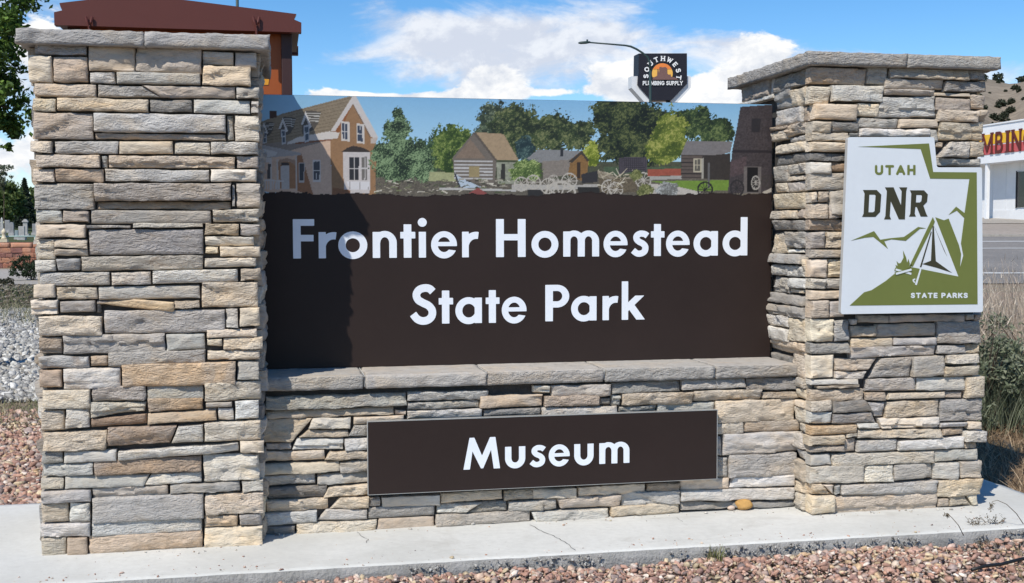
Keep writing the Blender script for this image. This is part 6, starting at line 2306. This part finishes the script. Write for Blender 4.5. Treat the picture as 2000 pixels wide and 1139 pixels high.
line_of_caps('PLUMBING SUPPLY', 1032, 1552, 657, 712, M_SW, .045, .21, sletter, .13, True)
word = 'SOUTHWEST'
for i, ch in enumerate(word):
    t = i / (len(word) - 1)
    an = math.radians(184 + (-8 - 184) * t)
    wd, loops = glyph('caps', ch, w=.22, serif=True)
    cx, cy, R = 1288, 580, 196
    k = 74 * (.95 if ch != 'W' else .8)
    lp = []
    for L in loops:
        out = []
        for (gx_, gy_) in L:
            a_, r_ = (gx_ - wd / 2) * k * .92, R - 14 + gy_ * 66
            px, py = cx + r_ * math.cos(an) + a_ * math.sin(an), cy - (r_ * math.sin(an) - a_ * math.cos(an))
            out += [px, py]
        lp.append(out)
    sletter('letter', lp, M_SW, 0, 0)

# ---------------------------------------------------------------- white shop building on the right
BD = 66.0
c0 = at_dep(1917, 430, BD)
BXX = c0.x
M_BW = paint('white_siding', (.76, .765, .77), .6, .05, 0, 1.2)
M_BF = paint('white_fascia', (.83, .835, .84), .55, .04, 0, 1)
M_BY = paint('yellow_band', lin(236, 186, 52), .5, .05, 0, 1)
M_BR = paint('red_band', lin(196, 92, 92), .5, .06, 0, 1)
M_BL = paint('letter_red', lin(96, 38, 30), .5, .08, 0, 1)
M_GL = paint('dark_glass', (.012, .014, .018), .12, .1, 0, 1, spec=.6)


def bx(px, py, X=None):
    p_ = on_x(px, py, X or BXX)
    return (p_.y, p_.z)


bz0 = gz(BXX, c0.y) - .15
shop = thing('shop_building', (BXX + 6, c0.y - 3, bz0), 'long white shop building with a red and yellow lettered fascia across the road', 'building')
yfar, ynear = c0.y + 7.5, c0.y - 16
ztop = bx(1960, 241)[1]
zfb = bx(1960, 316)[1]
MB().box(BXX, ynear, bz0 - .5, BXX + 12, yfar, zfb).build('wall', M_BW, shop)
FX = BXX - 1.1
z_top = on_x(1960, 241, FX).z
z_bot = on_x(1960, 316, FX).z
fr_f = lambda x, y: (lambda p_: (p_.y, p_.z))(on_x(x, y, FX))
MB().box(FX, ynear, z_bot, BXX + 12.2, yfar + .4, z_top).build('canopy', M_BF, shop)
zz1 = fr_f(1960, 259)[1]
zz2 = fr_f(1960, 279)[1]
zz3 = fr_f(1960, 281.5)[1]
zz4 = fr_f(1960, 299)[1]
MB().box(FX - .02, ynear + .3, zz2, FX - .001, yfar + .1, zz1).build('yellow_band', M_BY, shop)
MB().box(FX - .02, ynear + .3, zz4, FX - .001, yfar + .1, zz3).build('red_band', M_BR, shop)
MB().box(FX - .05, ynear, z_top - .001, FX + .25, yfar + .4, z_top + .07).build('coping', M_BF, shop)
pz = on_x(1926, 400, FX + .1)
for yy in (pz.y, pz.y - 6, pz.y + 6):
    MB().box(FX + .06, yy - .09, gz(FX, yy) - .2, FX + .24, yy + .09, z_bot - .001).build('canopy_post', M_BF, shop)
wy1, wz1 = bx(1988, 336)
wy0, wz0 = bx(1988, 405)
for k in range(2):
    y1 = wy1 - k * 4.6
    w_ = MB().box(BXX - .06, y1 - 2.6, wz0, BXX - .003, y1, wz1).build('window', M_GL, shop)
    for yy in (y1, y1 - 1.3, y1 - 2.6):
        MB().box(BXX - .09, yy - .035, wz0 - .05, BXX - .062, yy + .035, wz1 + .05).build('window_bar', M_BLK, w_)
for k in range(12):
    yy = c0.y + 5 - k * 1.2
    MB().box(BXX - .012, yy - .012, bz0, BXX - .0005, yy + .012, zfb - .02).build('siding_seam', M_FRM, shop)
MB().box(BXX - .03, ynear + .2, bz0 - .2, BXX - .002, yfar - .2, bz0 + .55).build('base_course', M_BW, shop)
# red letters standing on the fascia; the word runs from the far end towards the camera
Lx = {'M': (1918, 1944), 'B': (1939.5, 1961), 'I': (1962, 1974), 'N': (1975, 1998)}
lz1, lz0 = fr_f(1960, 256)[1], fr_f(1960, 299)[1]
yM, yN = fr_f(1921, 280)[0], fr_f(1998, 280)[0]
order = [('P', None), ('L', None), ('U', None), ('M', (1918, 1941.5)), ('B', (1945.5, 1960)), ('I', (1964.5, 1974)), ('N', (1976, 1997.5)), ('G', None)]
ypos = {c_: (fr_f(r_[0], 280)[0], fr_f(r_[1], 280)[0]) for c_, r_ in order if r_}
st = ypos['M'][0] - ypos['N'][1]
wM = ypos['M'][0] - ypos['M'][1]
ypos['U'] = (ypos['M'][0] + .12 + wM, ypos['M'][0] + .12)
ypos['L'] = (ypos['U'][0] + .12 + wM * .8, ypos['U'][0] + .12)
ypos['P'] = (ypos['L'][0] + .12 + wM * .8, ypos['L'][0] + .12)
ypos['G'] = (ypos['N'][1] - .12, ypos['N'][1] - .12 - wM)
for c_, _ in order:
    wd, loops = glyph('caps', c_, w=.15, serif=True)
    mn = min(p_[0] for L in loops for p_ in L)
    mx = max(p_[0] for L in loops for p_ in L)
    ya, yb_ = ypos[c_]
    lp = [[((ya + (p_[0] - mn) / (mx - mn) * (yb_ - ya)), lz0 + (lz1 - lz0) * p_[1]) for p_ in L] for L in loops]
    cut_shape('letter', lp, lambda y, z, d: Vector((FX - .025 - d, y, z)), M_BL, shop, .04)
